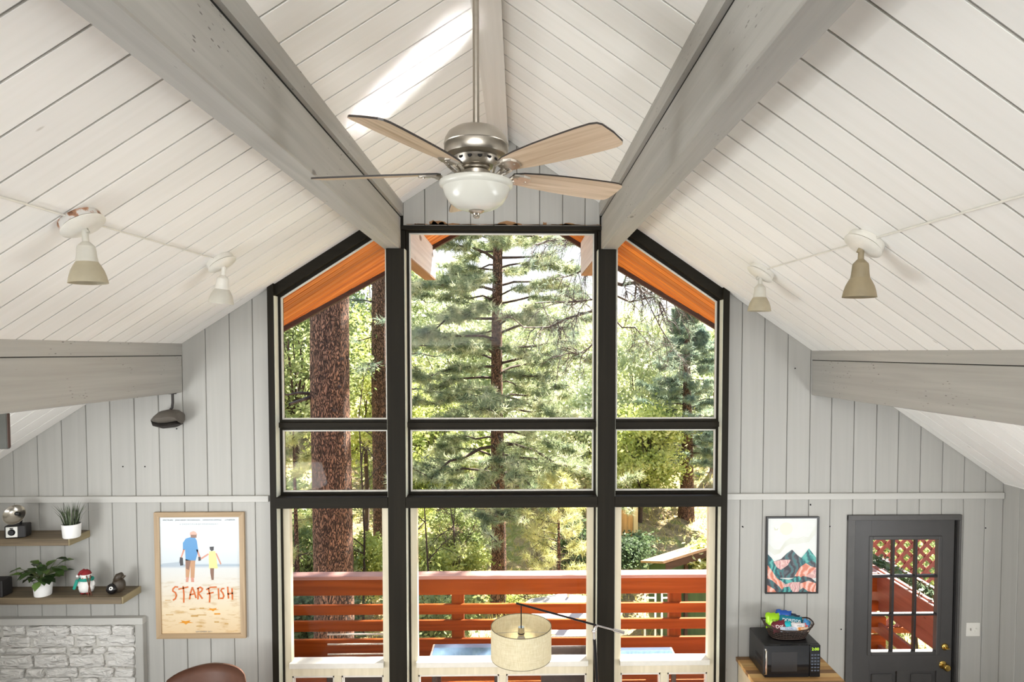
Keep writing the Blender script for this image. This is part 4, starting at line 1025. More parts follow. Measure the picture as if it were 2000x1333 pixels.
for k in range(48):
    a, b = bot[k // 2], top[k // 2]
    if k % 2: a = a.lerp(bot[(k // 2 + 1) % 24], .5); b = b.lerp(top[(k // 2 + 1) % 24], .5)
    m.tube([a, b], .002, 4)
m.build('weave', bm_, t, kind='stuff')
def bag(name, label, c, w, hgt, col_, rot=(0, 0, 0), text=None, tcol=None, tsize=.03, extra=None, thick=.022):
    c = (c[0] * 1.18, c[1] * 1.1, c[2]); w *= 1.15; hgt *= 1.12; o = thing(name, label, 'snack bag', bc + Vector(c))
    M = Matrix.Translation(bc + Vector(c)) @ Euler([math.radians(a) for a in rot]).to_matrix().to_4x4()
    nx, nz_ = 8, 8; V = []; F = []
    for side in (-1, 1):
        for i in range(nx + 1):
            for j in range(nz_ + 1):
                u_, v_ = i / nx * 2 - 1, j / nz_ * 2 - 1
                b_ = max(0, (1 - u_ ** 4) * (1 - abs(v_) ** 3)) ** .6
                V.append((u_ * w / 2 * (1 - .05 * math.sin(v_ * 9) * abs(u_)), side * thick * b_, v_ * hgt / 2 + .004 * math.sin(u_ * 8) * (abs(v_) > .9)))
    n2 = (nx + 1) * (nz_ + 1)
    for s2 in (0, 1):
        for i in range(nx):
            for j in range(nz_): a = s2 * n2 + i * (nz_ + 1) + j; F.append((a, a + 1, a + nz_ + 2, a + nz_ + 1))
    mm = plain('foil_' + name, col_, .28, .15, noise=.06, nscale=30)
    MB().add(V, F).xf(M).build('pouch', mm, o, smooth=True)
    if extra:
        m = MB(); (a0, a1, b0, b1), ec = extra
        m.add([M @ Vector((x_, -thick * .98, z_)) for x_, z_ in ((a0, b0), (a1, b0), (a1, b1), (a0, b1))], [(0, 1, 2, 3)]); m.build('label_patch', plain('patch_' + name, ec, .35), o)
    if text:
        m = MB(); flat_text(m, text, tsize, 0, 0, 0, 0, M=M @ Matrix.Translation((0, -thick * 1.03, 0)) @ Matrix.Rotation(math.pi / 2, 4, 'X')); m.build('lettering', plain('lettering_' + name, tcol or srgb(235, 235, 235), .4), o)
bag('green_snack_bag', 'lime green snack bag standing at the left end of the basket', (-.10, .0, .128), .11, .105, srgb(150, 200, 20), (-20, 8, 10), 'MISS', srgb(40, 60, 30), .022)
bag('maroon_snack_bag', 'maroon snack bag with pale letters Do in front of the green bag', (-.072, -.04, .098), .10, .075, srgb(104, 30, 44), (-25, -12, 0), 'Dor', srgb(235, 230, 225), .036)
bag('blue_yellow_snack_bag', 'blue snack bag with a yellow patch at the back of the basket', (-.01, .04, .135), .115, .10, srgb(26, 78, 160), (-15, 8, 0), None, None, .03, ((-.02, .04, -.035, .02), srgb(224, 178, 70)))
bag('teal_snack_bag', 'big teal snack bag with white lettering lying across the basket middle', (.025, .0, .118), .17, .085, srgb(14, 120, 140), (-40, 6, -4), 'DORITOS', srgb(240, 240, 240), .034)
bag('turquoise_snack_bag', 'bright turquoise snack packet in the middle front of the basket', (-.015, -.035, .100), .06, .065, srgb(20, 176, 186), (-25, 0, 0))
bag('white_snack_bag', 'white snack bag at the right front of the basket', (.06, -.045, .098), .10, .055, srgb(222, 216, 216), (-30, 4, 0), 'MINI', srgb(110, 120, 110), .018)
bag('pale_blue_snack_bar', 'pale blue and white snack bar along the front of the basket', (-.015, -.068, .088), .12, .034, srgb(196, 210, 226), (-35, 0, 0), 'NUTRI', srgb(70, 80, 140), .022, None, .012)
bag('orange_snack_bar', 'orange and white snack bar at the front of the basket', (.078, -.066, .086), .09, .032, srgb(230, 205, 180), (-35, 0, 0), None, None, .02, ((-.035, .01, -.012, .012), srgb(226, 140, 50)), .012)
bag('blue_snack_packet', 'small blue packet with a red spot at the right end of the basket', (.125, -.02, .108), .055, .06, srgb(60, 130, 180), (-20, 30, 0), None, None, .02, ((-.02, .012, -.03, .0), srgb(206, 62, 52)), .014)
bag('dark_blue_snack_bag', 'dark navy snack bag half hidden behind the teal bag', (.055, .045, .118), .10, .08, srgb(30, 46, 66), (-15, 20, 0))

# ------------------------------------------------------------------ door
dr = structure('door_1')
c0, c1 = P(1654, 1170, W - .02).x, P(1881, 1010, W - .02).x; c1 = P(1877.5, 1100, W - .02).x; ct = P(1768, 1007, W - .02).z
DXa, DXb = DX0, DX1
dgrey = plain('dark_grey_door_paint', srgb(66, 64, 63), .45, noise=.05, nscale=10, bump=.1)
dgrey2 = plain('dark_grey_casing_paint', srgb(76, 74, 72), .5, noise=.08, nscale=12, bump=.2)
MB().cbox(c0, DXa + .005, W - .02, W + .05, 0, ct, .003).build('casing', dgrey2, dr)
MB().cbox(DXb - .005, c1, W - .02, W + .05, 0, ct, .003).build('casing', dgrey2, dr)
MB().cbox(c0, c1, W - .022, W + .05, DZ - .0, ct + .001, .003).build('casing_head', dgrey2, dr)
MB().box(DXa + .004, DXa + .02, W + .05, W + .12, 0, DZ).build('jamb', dgrey2, dr); MB().box(DXb - .02, DXb - .004, W + .01, W + .12, 0, DZ).build('jamb', dkgap, dr)  # right jamb near-black: shadow of the door gap given as colour
l0, l1 = DXa + .006, DXb - .028; LY = W + .012; lt = DZ - .006
g0, g1 = P(1700, 1160, LY).x, P(1833, 1160, LY).x; gz1, gz0 = P(1765, 1052, LY).z, P(1765, 1276, LY).z
for (x0, x1, z0, z1, nm) in ((l0, g0, .01, lt, 'stile'), (g1, l1, .01, lt, 'stile'), (g0, g1, gz1, lt, 'top_rail'), (g0, g1, gz0 - .16, gz0, 'lock_rail'), (g0, g1, .01, .22, 'bottom_rail'), ((g0 + g1) / 2 - .05, (g0 + g1) / 2 + .05, .22, gz0 - .16, 'muntin_panel')):
    MB().cbox(x0, x1, LY, LY + .045, z0, z1, .001).build(nm, dgrey, dr)
for x0, x1 in ((g0, (g0 + g1) / 2 - .05), ((g0 + g1) / 2 + .05, g1)):
    MB().box(x0, x1, LY + .02, LY + .04, .22, gz0 - .16).build('recess', dgrey, dr)
    MB().cbox(x0 + .03, x1 - .03, LY + .006, LY + .03, .25, gz0 - .19, .012).build('raised_panel', dgrey, dr)
for (x0, x1, z0, z1) in ((g0 - .02, g0 + .012, gz0 - .02, gz1 + .02), (g1 - .012, g1 + .02, gz0 - .02, gz1 + .02), (g0 + .012, g1 - .012, gz1 - .012, gz1 + .02), (g0 + .012, g1 - .012, gz0 - .02, gz0 + .012)):
    MB().cbox(x0, x1, LY - .008, LY + .046, z0, z1, .004).build('glazing_frame', dgrey, dr)
nw = (g1 - g0) / 3; nh = (gz1 - gz0) / 3
for k in (1, 2):
    MB().cbox(g0 + nw * k - .010, g0 + nw * k + .010, LY - .0, LY + .04, gz0 + .01, gz1 - .01, .004).build('muntin', plain('black_muntin', srgb(30, 26, 26), .5) if k == 1 else bpy.data.materials['black_muntin'], dr)
    MB().cbox(g0 + .01, g1 - .01, LY - .001, LY + .041, gz0 + nh * k - .010, gz0 + nh * k + .010, .004).build('muntin', bpy.data.materials['black_muntin'], dr)
for i in range(3):
    for j in range(3): MB().box(g0 + nw * i + .008, g0 + nw * (i + 1) - .008, LY + .02, LY + .023, gz0 + nh * j + .008, gz0 + nh * (j + 1) - .008).build('glass_pane', glass_m, dr)
RX90 = Matrix.Rotation(math.pi / 2, 4, 'X')
kp = P(1845, 1264, LY); MB().lathe([(.0001, 0), (.030, 0), (.030, .006), (.024, .014), (.012, .018), (.0001, .018)], kp, 28, mat=RX90).build('deadbolt', brass, dr, smooth=SM)
MB().cbox(kp.x - .004, kp.x + .026, LY - .034, LY - .018, kp.z - .012, kp.z - .002, .003).build('thumb_turn', brass, dr)
kp = P(1841, 1299, LY); MB().lathe([(.0001, 0), (.033, 0), (.033, .005), (.022, .012), (.012, .016), (.011, .034), (.022, .040), (.030, .052), (.030, .062), (.022, .072), (.0001, .075)], kp, 32, mat=RX90).build('door_knob', brass, dr, smooth=SM)
# switch plate
s0, s1 = P(1887, 1217, W), P(1913, 1243, W)
t = thing('switch_plate', 'white wall plate with a toggle and round dimmer knob right of the door', 'switch', ((s0.x + s1.x) / 2, W, s1.z))
pl = plain('white_plastic', srgb(226, 223, 215), .3)
MB().cbox(s0.x, s1.x, W - .006, W, s1.z, s0.z, .002).build('plate', pl, t)
MB().cbox(s0.x + .03, s0.x + .037, W - .016, W - .006, (s0.z + s1.z) / 2 - .006, (s0.z + s1.z) / 2 + .014, .001).build('toggle', plain('toggle_dark', srgb(150, 146, 138), .4), t)
MB().lathe([(.0001, .018), (.014, .018), (.017, 0), (.0001, 0)], ((s0.x + s1.x) / 2 + .02, W - .006, (s0.z + s1.z) / 2 - .002), 20, mat=RX90).build('dimmer_knob', pl, t, smooth=SM)

# ------------------------------------------------------------------ brown leather chair
ac = Vector((P(388, 1310, 4.62).x, 4.72, 0))
t = thing('armchair', 'brown leather armchair with a rounded back below the poster', 'chair', ac)
leather = plain('brown_leather', srgb(88, 58, 44), .45, noise=.12, nscale=14, bump=.15)
def backshell(w, z0, z1, y_, thick, R_, n=20, mrows=10):
    V = []; F = []
    for layer in (0, 1):
        for i in range(n + 1):
            u_ = i / n * 2 - 1
            for j in range(mrows + 1):
                v_ = j / mrows
                edge_ = (1 - abs(u_) ** 7) ** .4 if abs(u_) < 1 else 0
                top_ = z0 + (z1 - z0) * (1 - .07 * max(0, -u_) ** 1.6) * (edge_ * .16 + .84 if v_ > 0 else 1)
                zz_ = z0 + (top_ - z0) * v_
                yy = y_ - R_ * (u_ ** 2) + (v_ * .10) + (thick if layer else 0) * (1 - v_ ** 6 * .8) * (1 - abs(u_) ** 8 * .8)
                V.append((ac.x + u_ * w / 2 * (1 - .04 * v_), ac.y + yy, zz_))
    k = (n + 1) * (mrows + 1); r_ = mrows + 1
    for l_ in (0, 1):
        for i in range(n):
            for j in range(mrows): a = l_ * k + i * r_ + j; F.append((a, a + 1, a + r_ + 1, a + r_))
    for i in range(n): a = i * r_ + mrows; F.append((a, a + r_, k + a + r_, k + a)); a = i * r_; F.append((a, a + r_, k + a + r_, k + a))
    for j in range(mrows): F.append((j, j + 1, k + j + 1, k + j)); a = n * r_ + j; F.append((a, a + 1, k + a + 1, k + a))
    return MB().add(V, F)
zch = P(400, 1297, 4.85).z
bk = backshell(.66, .42, zch, .03, .075, .16).build('backrest', leather, t, smooth=True)
MB().tube([(ac.x + .33 * u_, ac.y + .03 - .16 * u_ ** 2 + .0 - .003, .44 + .001) for u_ in [k / 10 - 1 for k in range(21)]], .006, 6).build('piping', leather, bk)
MB().cbox(ac.x - .29, ac.x + .29, ac.y - .5, ac.y + .04, .36, .46, .03).build('seat', leather, t, smooth=False)
for sx in (-1, 1):
    MB().cbox(ac.x + sx * .34 - .035, ac.x + sx * .34 + .035, ac.y - .42, ac.y - .08, .42, .64, .02).build('armrest', leather, t)
MB().tube([(ac.x, ac.y - .22, .36), (ac.x, ac.y - .22, .07)], .03, 12).build('pedestal', chrome, t)
for k in range(5):
    a = 2 * math.pi * k / 5; MB().tube([(ac.x, ac.y - .22, .08), (ac.x + .3 * math.cos(a), ac.y - .22 + .3 * math.sin(a), .025)], [.022, .014], 8).build('leg', chrome, t)

# ------------------------------------------------------------------ arc floor lamp
LYp = 4.7
lc = P(1018, 1223, LYp)
rS = 60 / FPX * LYp * 1.0
zt2 = lc.z; zb2_ = P(1018, 1285, LYp).z - .0
zb2_ = zt2 - .232
pole = P(1166, 1240, LYp + .05)
t = thing('arc_floor_lamp', 'floor lamp with a cream linen drum shade on a slanting black and chrome arm', 'floor lamp', (pole.x, pole.y, 0))
lin = N('cream_linen'); co = lin.coords(rand=False, scale=(160, 160, 22)); n1 = lin.n('TexNoise'); n1.inputs['Scale'].default_value = 1; lin.l(co, n1.inputs[0]); co2 = lin.coords(rand=False, scale=(14, 14, 260)); n2 = lin.n('TexNoise'); n2.inputs['Scale'].default_value = 1; lin.l(co2, n2.inputs[0])
mm_ = lin.mix(n1.outputs[0], n2.outputs[0], .5); lc_ = lin.ramp(mm_, [(.35, srgb(222, 212, 176)), (.65, srgb(244, 237, 212))]); lin.l(lc_, lin.b.inputs['Base Color']); lin.b.inputs['Roughness'].default_value = .9
_tr = lin.n('BsdfTranslucent'); lin.l(lc_, _tr.inputs[0]); _ms = lin.n('MixShader'); _ms.inputs[0].default_value = .42; lin.l(lin.b.outputs[0], _ms.inputs[1]); lin.l(_tr.outputs[0], _ms.inputs[2]); lin.l(_ms.outputs[0], lin.out.inputs[0]); lin = lin.mat
sh = MB().lathe([(rS, zb2_), (rS, zt2), (rS - .003, zt2), (rS - .003, zb2_), (rS, zb2_)], (lc.x, lc.y, 0), 64).build('lamp_shade', lin, t, smooth=SM)
hem = plain('shade_hem', srgb(122, 112, 84), .8)
for z_ in (zt2, zb2_): MB().lathe([(rS + .001, z_ - .002), (rS + .001, z_ + .002), (rS - .004, z_ + .002), (rS - .004, z_ - .002), (rS + .001, z_ - .002)], (lc.x, lc.y, 0), 64).build('hem_ring', hem, sh)
for k in range(3):
    a = math.radians(200 + k * 120 + 10); MB().tube([(lc.x, lc.y, zt2 - .045), (lc.x + (rS - .003) * math.cos(a), lc.y + (rS - .003) * math.sin(a), zt2 - .006)], .0016, 6).build('spider_arm', nickel, t)
MB().tube([(lc.x, lc.y, zt2 - .01), (lc.x, lc.y, zt2 - .07)], .024, 20).build('socket', chrome, t, smooth=SM)
MB().lathe([(.0245, -.004), (.026, 0), (.0245, .004)], (lc.x, lc.y, zt2 - .055), 20).build('socket_ring', black_metal, t)
MB().ball((lc.x, lc.y, zt2 - .11), .032, 20, 12, sz=1.25).build('bulb', glass_w, t, smooth=True)
a0, a1 = P(1008, 1179, LYp), P(1219, 1237, LYp)
hp = a0 + (a1 - a0) * ((1018 - 1008) / 211); hp = a0.lerp(a1, .048)
MB().tube([(lc.x, lc.y, zt2 - .01), (lc.x, lc.y, hp.z)], .0042, 8).build('drop_rod', black_metal, t)
mid = a0.lerp(a1, .74); m2 = a0.lerp(a1, .90)
MB().tube([a0, mid], .0075, 10).build('arm', black_metal, t, smooth=SM)
MB().tube([mid, m2], .0065, 10).build('arm_extension', chrome, t, smooth=SM)
MB().tube([m2, a1], [.011, .015], 14).build('counterweight', chrome, t, smooth=SM)
pj = a0.lerp(a1, .745); pp = P(1160, 1234, LYp)
m = MB(); m.tube([pj, pj.lerp(pp, .6), pp], [.009, .012, .012], 10); m.ball(pp, .017, 12, 8); m.build('pivot', chrome, t, smooth=SM)
pbase = Vector((pp.x + .085, pp.y, 0.02))
mz = pp.lerp(pbase, .045)
MB().tube([pp, mz], .009, 12).build('upper_pole', chrome, t, smooth=SM)
MB().tube([mz, pbase], .0125, 14).build('pole', black_metal, t, smooth=SM)
MB().lathe([(.0001, 0), (.15, 0), (.15, .018), (.14, .024), (.02, .03), (.0001, .03)], (pbase.x, pbase.y, 0), 40).build('base', black_metal, t, smooth=SM)

# ------------------------------------------------------------------ deck outside
deck = structure('floor_deck'); DKZ = .10
y = W + .14
while y < 6.95:
    MB().cbox(-4.6, 4.9, y + .003, y + .137, DKZ - .035, DKZ, .004).build('deck_board', redwood, deck); y += .14
RY = 6.7
def rz(py, Y=RY): return P(1000, py, Y).z
rail = thing('deck_railing', 'red-stained timber railing with a wide cap running behind the windows', 'railing', (0, RY, DKZ))
capm = grain('pale_sunlit_rail_cap', srgb(176, 128, 116), srgb(206, 160, 146), 'X', tint=.05, knots=.5, bump=.3)  # cap paler than the rails: sun on its top is part of the colour
zc0 = rz(1130)
MB().cbox(-4.55, 3.98, RY - .03, RY + .125, zc0, zc0 + .038, .005).build('cap_rail', capm, rail)
for a, b in ((1131, 1162), (1181, 1200), (1212, 1232), (1248, 1283)):
    MB().cbox(-4.55, 3.95, RY, RY + .04, rz(b), rz(a) , .004).build('rail', redwood, rail)
for px in (893, 1321, 465, 40):
    x = P(px, 1150, RY).x; MB().cbox(x - .065, x + .065, RY + .0405, RY + .13, DKZ - .4, zc0, .004).build('post', redwood_z, rail)
# second run of railing beyond the door with planter boxes on top
R2X = 3.86
rail2 = thing('side_railing', 'red-stained railing running away from the house outside the door', 'railing', (R2X, 6.3, DKZ))
for z0, z1 in ((.98, 1.10), (.66, .80), (.40, .52), (.16, .28)):
    MB().cbox(R2X, R2X + .04, W + .14, 7.25, z0, z1, .004).build('rail', redwood_y, rail2)
for y in (5.6, 7.2): MB().cbox(R2X + .041, R2X + .13, y - .045, y + .045, DKZ - .4, 1.1, .004).build('post', redwood_z, rail2)
plz = 1.07
plant_b = thing('planter_box', 'long red-stained planter box with green plants on the side railing', 'planter', (R2X, 6.4, .78))
palr = grain('pale_pink_top_edge', srgb(176, 136, 128), srgb(206, 168, 158), 'Y', tint=.03)
for x0 in (R2X - .02, R2X + .27): MB().cbox(x0, x0 + .022, 5.55, 7.2, .80, plz, .003).build('side_board', redwood_y, plant_b); MB().cbox(x0 - .006, x0 + .03, 5.54, 7.21, plz, plz + .012, .002).build('top_edge', palr, plant_b)
for y0 in (5.55, 7.18): MB().cbox(R2X, R2X + .27, y0, y0 + .022, .80, plz, .003).build('end_board', redwood, plant_b)
MB().box(R2X, R2X + .27, 5.57, 7.18, .82, 1.0).build('soil', soil, plant_b)
r5 = random.Random(11); V = []; F = []
for i in range(900):
    c = np.array([R2X + .14 + r5.gauss(0, .06), r5.uniform(5.6, 7.15), 1.02 + abs(r5.gauss(0, .05))])
    a = np.array([r5.gauss(0, 1) for _ in range(3)]); a /= np.linalg.norm(a); b = np.cross(a, [r5.gauss(0, 1) for _ in range(3)]); b /= np.linalg.norm(b)
    l_ = r5.uniform(.02, .04); n_ = len(V); V += [c - a * l_, c + b * l_ * .5, c + a * l_, c - b * l_ * .5]; F.append((n_, n_ + 1, n_ + 2, n_ + 3))
raw('foliage', V, F, plain('planter_green', srgb(74, 96, 58), .6, noise=.45, nscale=30), plant_b, kind='stuff')
# lattice screen
lat = thing('lattice_screen', 'red-brown diagonal lattice screen outside the door panes', 'screen', (4.3, 7.5, .2))
latm = grain('lattice_red', srgb(126, 58, 44), srgb(158, 80, 62), 'Z', tint=.15)
lx0, lx1, lz0, lz1, ly = 3.55, 5.4, .1, 2.15, 7.5
def clipseg(x, z, dx, dz):
    ts = []
    t0, t1 = -9, 9
    for p, d, lo, hi in ((x, dx, lx0, lx1), (z, dz, lz0, lz1)):
        a, b = (lo - p) / d, (hi - p) / d; t0 = max(t0, min(a, b)); t1 = min(t1, max(a, b))
    return (t0, t1) if t1 - t0 > .05 else None
for k in range(-14, 30):
    for sgn, dy in ((1, 0), (-1, .012)):
        x = lx0 + k * .16; z = lz0 if sgn == 1 else lz1
        c = clipseg(x, z, .7071, .7071 * sgn)
        if not c: continue
        a = Vector((x + .7071 * c[0], ly + dy, z + .7071 * sgn * c[0])); b = Vector((x + .7071 * c[1], ly + dy, z + .7071 * sgn * c[1]))
        n = Vector((-.7071 * sgn, 0, .7071)) * .021
        q = [a - n, b - n, b + n, a + n]; MB().prism(q, [v + Vector((0, .010, 0)) for v in q]).build('lattice_slat', latm, lat)
for x0, x1, z0, z1 in ((lx0 - .05, lx0 + .02, 0, 2.2), (lx1 - .02, lx1 + .05, 0, 2.2), (lx0, lx1, 2.13, 2.2), (lx0, lx1, .05, .12)):
    MB().cbox(x0, x1, ly - .02, ly + .05, z0, z1, .004).build('frame', redwood_z, lat)

# patio tables: glass tops that mirror the sky
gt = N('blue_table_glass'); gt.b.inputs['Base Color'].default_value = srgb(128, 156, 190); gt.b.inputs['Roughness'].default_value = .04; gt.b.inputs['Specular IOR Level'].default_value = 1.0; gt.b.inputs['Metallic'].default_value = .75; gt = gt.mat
wick = plain('pale_wicker_rim', srgb(150, 136, 124), .7, noise=.4, nscale=90, bump=.4); wickd = plain('dark_wicker', srgb(52, 40, 36), .7, noise=.4, nscale=60, bump=.5)
def table(label, x0, x1, y0, y1, z):
    t = thing('patio_table', label, 'table', ((x0 + x1) / 2, (y0 + y1) / 2, DKZ))
    MB().cbox(x0, x1, y0, y1, z - .03, z - .008, .006).build('rim', wick, t)
    MB().cbox(x0 + .02, x1 - .02, y0 + .02, y1 - .02, z - .008, z, .002).build('glass_top', gt, t)
    for xa in (x0 + .04, x1 - .08):
        for ya in (y0 + .04, y1 - .08): MB().cbox(xa, xa + .04, ya, ya + .04, DKZ, z - .03, .004).build('leg', wickd, t)
    return t
pa_ = P(846, 1257, 5.95); pb_ = P(985, 1257, 5.95)
table('patio table with a pale wicker rim and blue glass top left of the lamp', pa_.x, pb_.x, 5.52, 5.95, pa_.z)
pa_ = P(1070, 1265, 5.9); pb_ = P(1312, 1264, 5.9)
table('patio table with darker blue glass top right of the lamp shade', pa_.x, pb_.x, 5.52, 5.9, pa_.z)
def patio_chair(label, x, y, rot, zt):
    t = thing('patio_chair', label, 'chair', (x, y, DKZ))
    M = Matrix.Translation((x, y, DKZ)) @ Matrix.Rotation(rot, 4, 'Z')
    MB().cbox(-.24, .24, -.22, .22, .36, .41, .02).xf(M).build('seat', wickd, t)
    b = MB().cbox(-.25, .25, .18, .22, .40, zt, .02).xf(M).build('backrest', wickd, t)
    for sx in (-.22, .19):
        for sy in (-.2, .17): MB().cbox(sx, sx + .03, sy, sy + .03, 0, .36, .004).xf(M).build('leg', wickd, t)
    m = MB()
    for k in range(9): m.tube([(-.24 + k * .06, .172, .42), (-.24 + k * .06, .172, zt - .02)], .008, 5)
    for k in range(5): m.tube([(-.25, .170, .46 + k * .09), (.25, .170, .46 + k * .09)], .008, 5)
    m.xf(M).build('weave', wick, t, kind='stuff')
patio_chair('dark wicker patio chair just behind the middle window, right side', P(1108, 1325, 5.75).x, 5.72, math.pi, .80 - .05)
patio_chair('dark wicker patio chair just behind the left window', P(705, 1325, 5.8).x, 5.8, math.pi, .60)

# ------------------------------------------------------------------ grounds: hillside, trees, shrubs, things beyond
rng = np.random.default_rng(4)
def gz(x, y):
    """ground height"""
    x = np.asarray(x, float); y = np.asarray(y, float)
    base = -2.2 - .06 * (y - 7) * (y < 14) - .42 * (y >= 14)
    rise = np.clip(y - 17, 0, 60) * .17
    return base + rise + .25 * np.sin(x * .7 + y * .3) * np.clip((y - 8) / 10, 0, 1) + np.where(x < -4, (-x - 4) * .05, 0)
gx_ = np.linspace(-34, 40, 90); gy_ = np.linspace(5.5, 75, 80)
XX, YY = np.meshgrid(gx_, gy_); ZZ = gz(XX, YY) + rng.normal(0, .05, XX.shape)
V = np.stack([XX, YY, ZZ], -1).reshape(-1, 3); nxg = len(gx_)
I = (np.arange(len(gy_) - 1)[:, None] * nxg + np.arange(nxg - 1)[None]).ravel()
F = np.stack([I, I + 1, I + nxg + 1, I + nxg], 1)
gm = N('dry_forest_floor'); co = gm.coords(rand=False); n1 = gm.n('TexNoise'); n1.inputs['Scale'].default_value = 1.6; n1.inputs['Detail'].default_value = 8; gm.l(co, n1.inputs[0])
n2 = gm.n('TexNoise'); n2.inputs['Scale'].default_value = 14; n2.inputs['Detail'].default_value = 6; gm.l(co, n2.inputs[0])
ca = gm.ramp(n1.outputs[0], [(.3, srgb(112, 96, 66)), (.48, srgb(178, 156, 116)), (.58, srgb(136, 140, 74)), (.75, srgb(196, 176, 140))])
cb2 = gm.ramp(n2.outputs[0], [(.3, (.55, .5, .45, 1)), (.7, (1, 1, 1, 1))])
gm.l(gm.mix(ca, cb2, 1.0, 'MULTIPLY'), gm.b.inputs['Base Color']); gm.b.inputs['Roughness'].default_value = .95; gm.bump(n2.outputs[0], .6, .1)
gr = raw('ground', V, F, gm.mat, smooth=True); gr['kind'] = 'structure'

def foliage_mat(name, stops, trans=.45, scale=.9, rough=.6):  # ramp stops go from shaded to sunlit tones, painted in by noise
    q = N(name); co = q.coords(rand=False); nz = q.n('TexNoise'); nz.inputs['Scale'].default_value = scale; nz.inputs['Detail'].default_value = 5; nz.inputs['Roughness'].default_value = .65; q.l(co, nz.inputs[0])
    c = q.ramp(nz.outputs[0], stops); q.l(c, q.b.inputs['Base Color']); q.b.inputs['Roughness'].default_value = rough; q.b.inputs['Specular IOR Level'].default_value = .3
    tr = q.n('BsdfTranslucent'); q.l(c, tr.inputs[0]); ms = q.n('MixShader'); ms.inputs[0].default_value = trans
    q.l(q.b.outputs[0], ms.inputs[1]); q.l(tr.outputs[0], ms.inputs[2]); q.l(ms.outputs[0], q.out.inputs[0]); return q.mat
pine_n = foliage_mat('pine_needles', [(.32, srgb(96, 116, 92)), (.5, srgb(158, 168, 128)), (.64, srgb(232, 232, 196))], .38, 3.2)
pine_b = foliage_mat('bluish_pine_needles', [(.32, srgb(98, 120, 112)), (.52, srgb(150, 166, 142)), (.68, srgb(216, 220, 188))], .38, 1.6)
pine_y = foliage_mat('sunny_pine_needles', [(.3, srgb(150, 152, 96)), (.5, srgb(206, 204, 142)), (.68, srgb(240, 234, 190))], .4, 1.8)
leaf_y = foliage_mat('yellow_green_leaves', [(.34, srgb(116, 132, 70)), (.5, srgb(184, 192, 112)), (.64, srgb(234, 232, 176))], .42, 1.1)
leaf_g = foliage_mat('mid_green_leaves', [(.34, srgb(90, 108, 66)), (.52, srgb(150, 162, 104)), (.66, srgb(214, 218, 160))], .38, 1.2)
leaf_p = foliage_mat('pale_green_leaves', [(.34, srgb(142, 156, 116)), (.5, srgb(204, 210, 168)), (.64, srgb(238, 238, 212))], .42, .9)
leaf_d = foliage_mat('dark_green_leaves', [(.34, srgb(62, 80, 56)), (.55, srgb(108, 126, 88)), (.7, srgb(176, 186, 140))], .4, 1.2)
bark = N('ponderosa_bark'); co = bark.coords(scale=(1, 1, .28)); vo = bark.n('TexVoronoi', feature='DISTANCE_TO_EDGE'); vo.inputs['Scale'].default_value = 42
nn = bark.n('TexNoise'); nn.inputs['Scale'].default_value = 14; nn.inputs['Detail'].default_value = 6; bark.l(co, nn.inputs[0])
ad = bark.n('VectorMath', operation='MULTIPLY_ADD'); bark.l(nn.outputs['Color'], ad.inputs[0]); ad.inputs[1].default_value = (.12, .12, .12); bark.l(co, ad.inputs[2]); bark.l(ad.outputs[0], vo.inputs[0])
e1 = bark.ramp(vo.outputs[0], [(.0, srgb(34, 20, 14)), (.06, srgb(92, 66, 52)), (.2, srgb(158, 120, 98))])
e2 = bark.ramp(nn.outputs[0], [(.3, (.62, .55, .52, 1)), (.55, (1, .95, .92, 1)), (.7, (1.0, .86, .72, 1))])
bark.l(bark.mix(e1, e2, 1.0, 'MULTIPLY'), bark.b.inputs['Base Color']); bark.b.inputs['Roughness'].default_value = .9
hr_ = bark.ramp(vo.outputs[0], [(.0, (0, 0, 0, 1)), (.2, (1, 1, 1, 1))]); bark.bump(hr_, 1.0, .05); bark = bark.mat
barkg = plain('grey_brown_bark', srgb(84, 72, 64), .9, noise=.4, nscale=14, bump=.8)
barkd = plain('dark_twig_bark', srgb(70, 54, 46), .9, noise=.3, nscale=14)

def trunk_mesh(base, top, r0, r1, nseg=40, nr=28, amp=.04, par=None, mat=None, name='trunk'):
    base = np.array(base, float); top = np.array(top, float); t = np.linspace(0, 1, nseg)
    a = np.linspace(0, 2 * np.pi, nr, endpoint=False); T, A = np.meshgrid(t, a, indexing='ij')
    L = np.linalg.norm(top - base); R = (r0 + (r1 - r0) * T)
    nz_ = np.sin(A * 9 + T * L * 1.3) * .4 + np.sin(A * 5 - T * L * 3.1 + 1) * .3 + rng.normal(0, .45, T.shape)
    R = R * (1 + amp * nz_) * (1 + .25 * np.exp(-T * L * 2.2))
    wob = .02 * np.sin(T * L * .8)
    X = base[0] + (top[0] - base[0]) * T + R * np.cos(A) + wob; Y = base[1] + (top[1] - base[1]) * T + R * np.sin(A); Z = base[2] + (top[2] - base[2]) * T
    V = np.stack([X, Y, Z], -1).reshape(-1, 3); i = (np.arange(nseg - 1)[:, None] * nr + np.arange(nr)[None]); j = (np.arange(nseg - 1)[:, None] * nr + (np.arange(nr)[None] + 1) % nr)
    F = np.stack([i.ravel(), j.ravel(), (j + nr).ravel(), (i + nr).ravel()], 1)
    return raw(name, V, F, mat or bark, par, smooth=True)
def limbs(paths, mat, par, name='branches', n=5):
    """many limbs (path, radii) in one light mesh"""
    m = MB()
    for p, r in paths: m.tube(p, r, n, cap=False)
    return m.build(name, mat, par, smooth=True, kind='stuff')
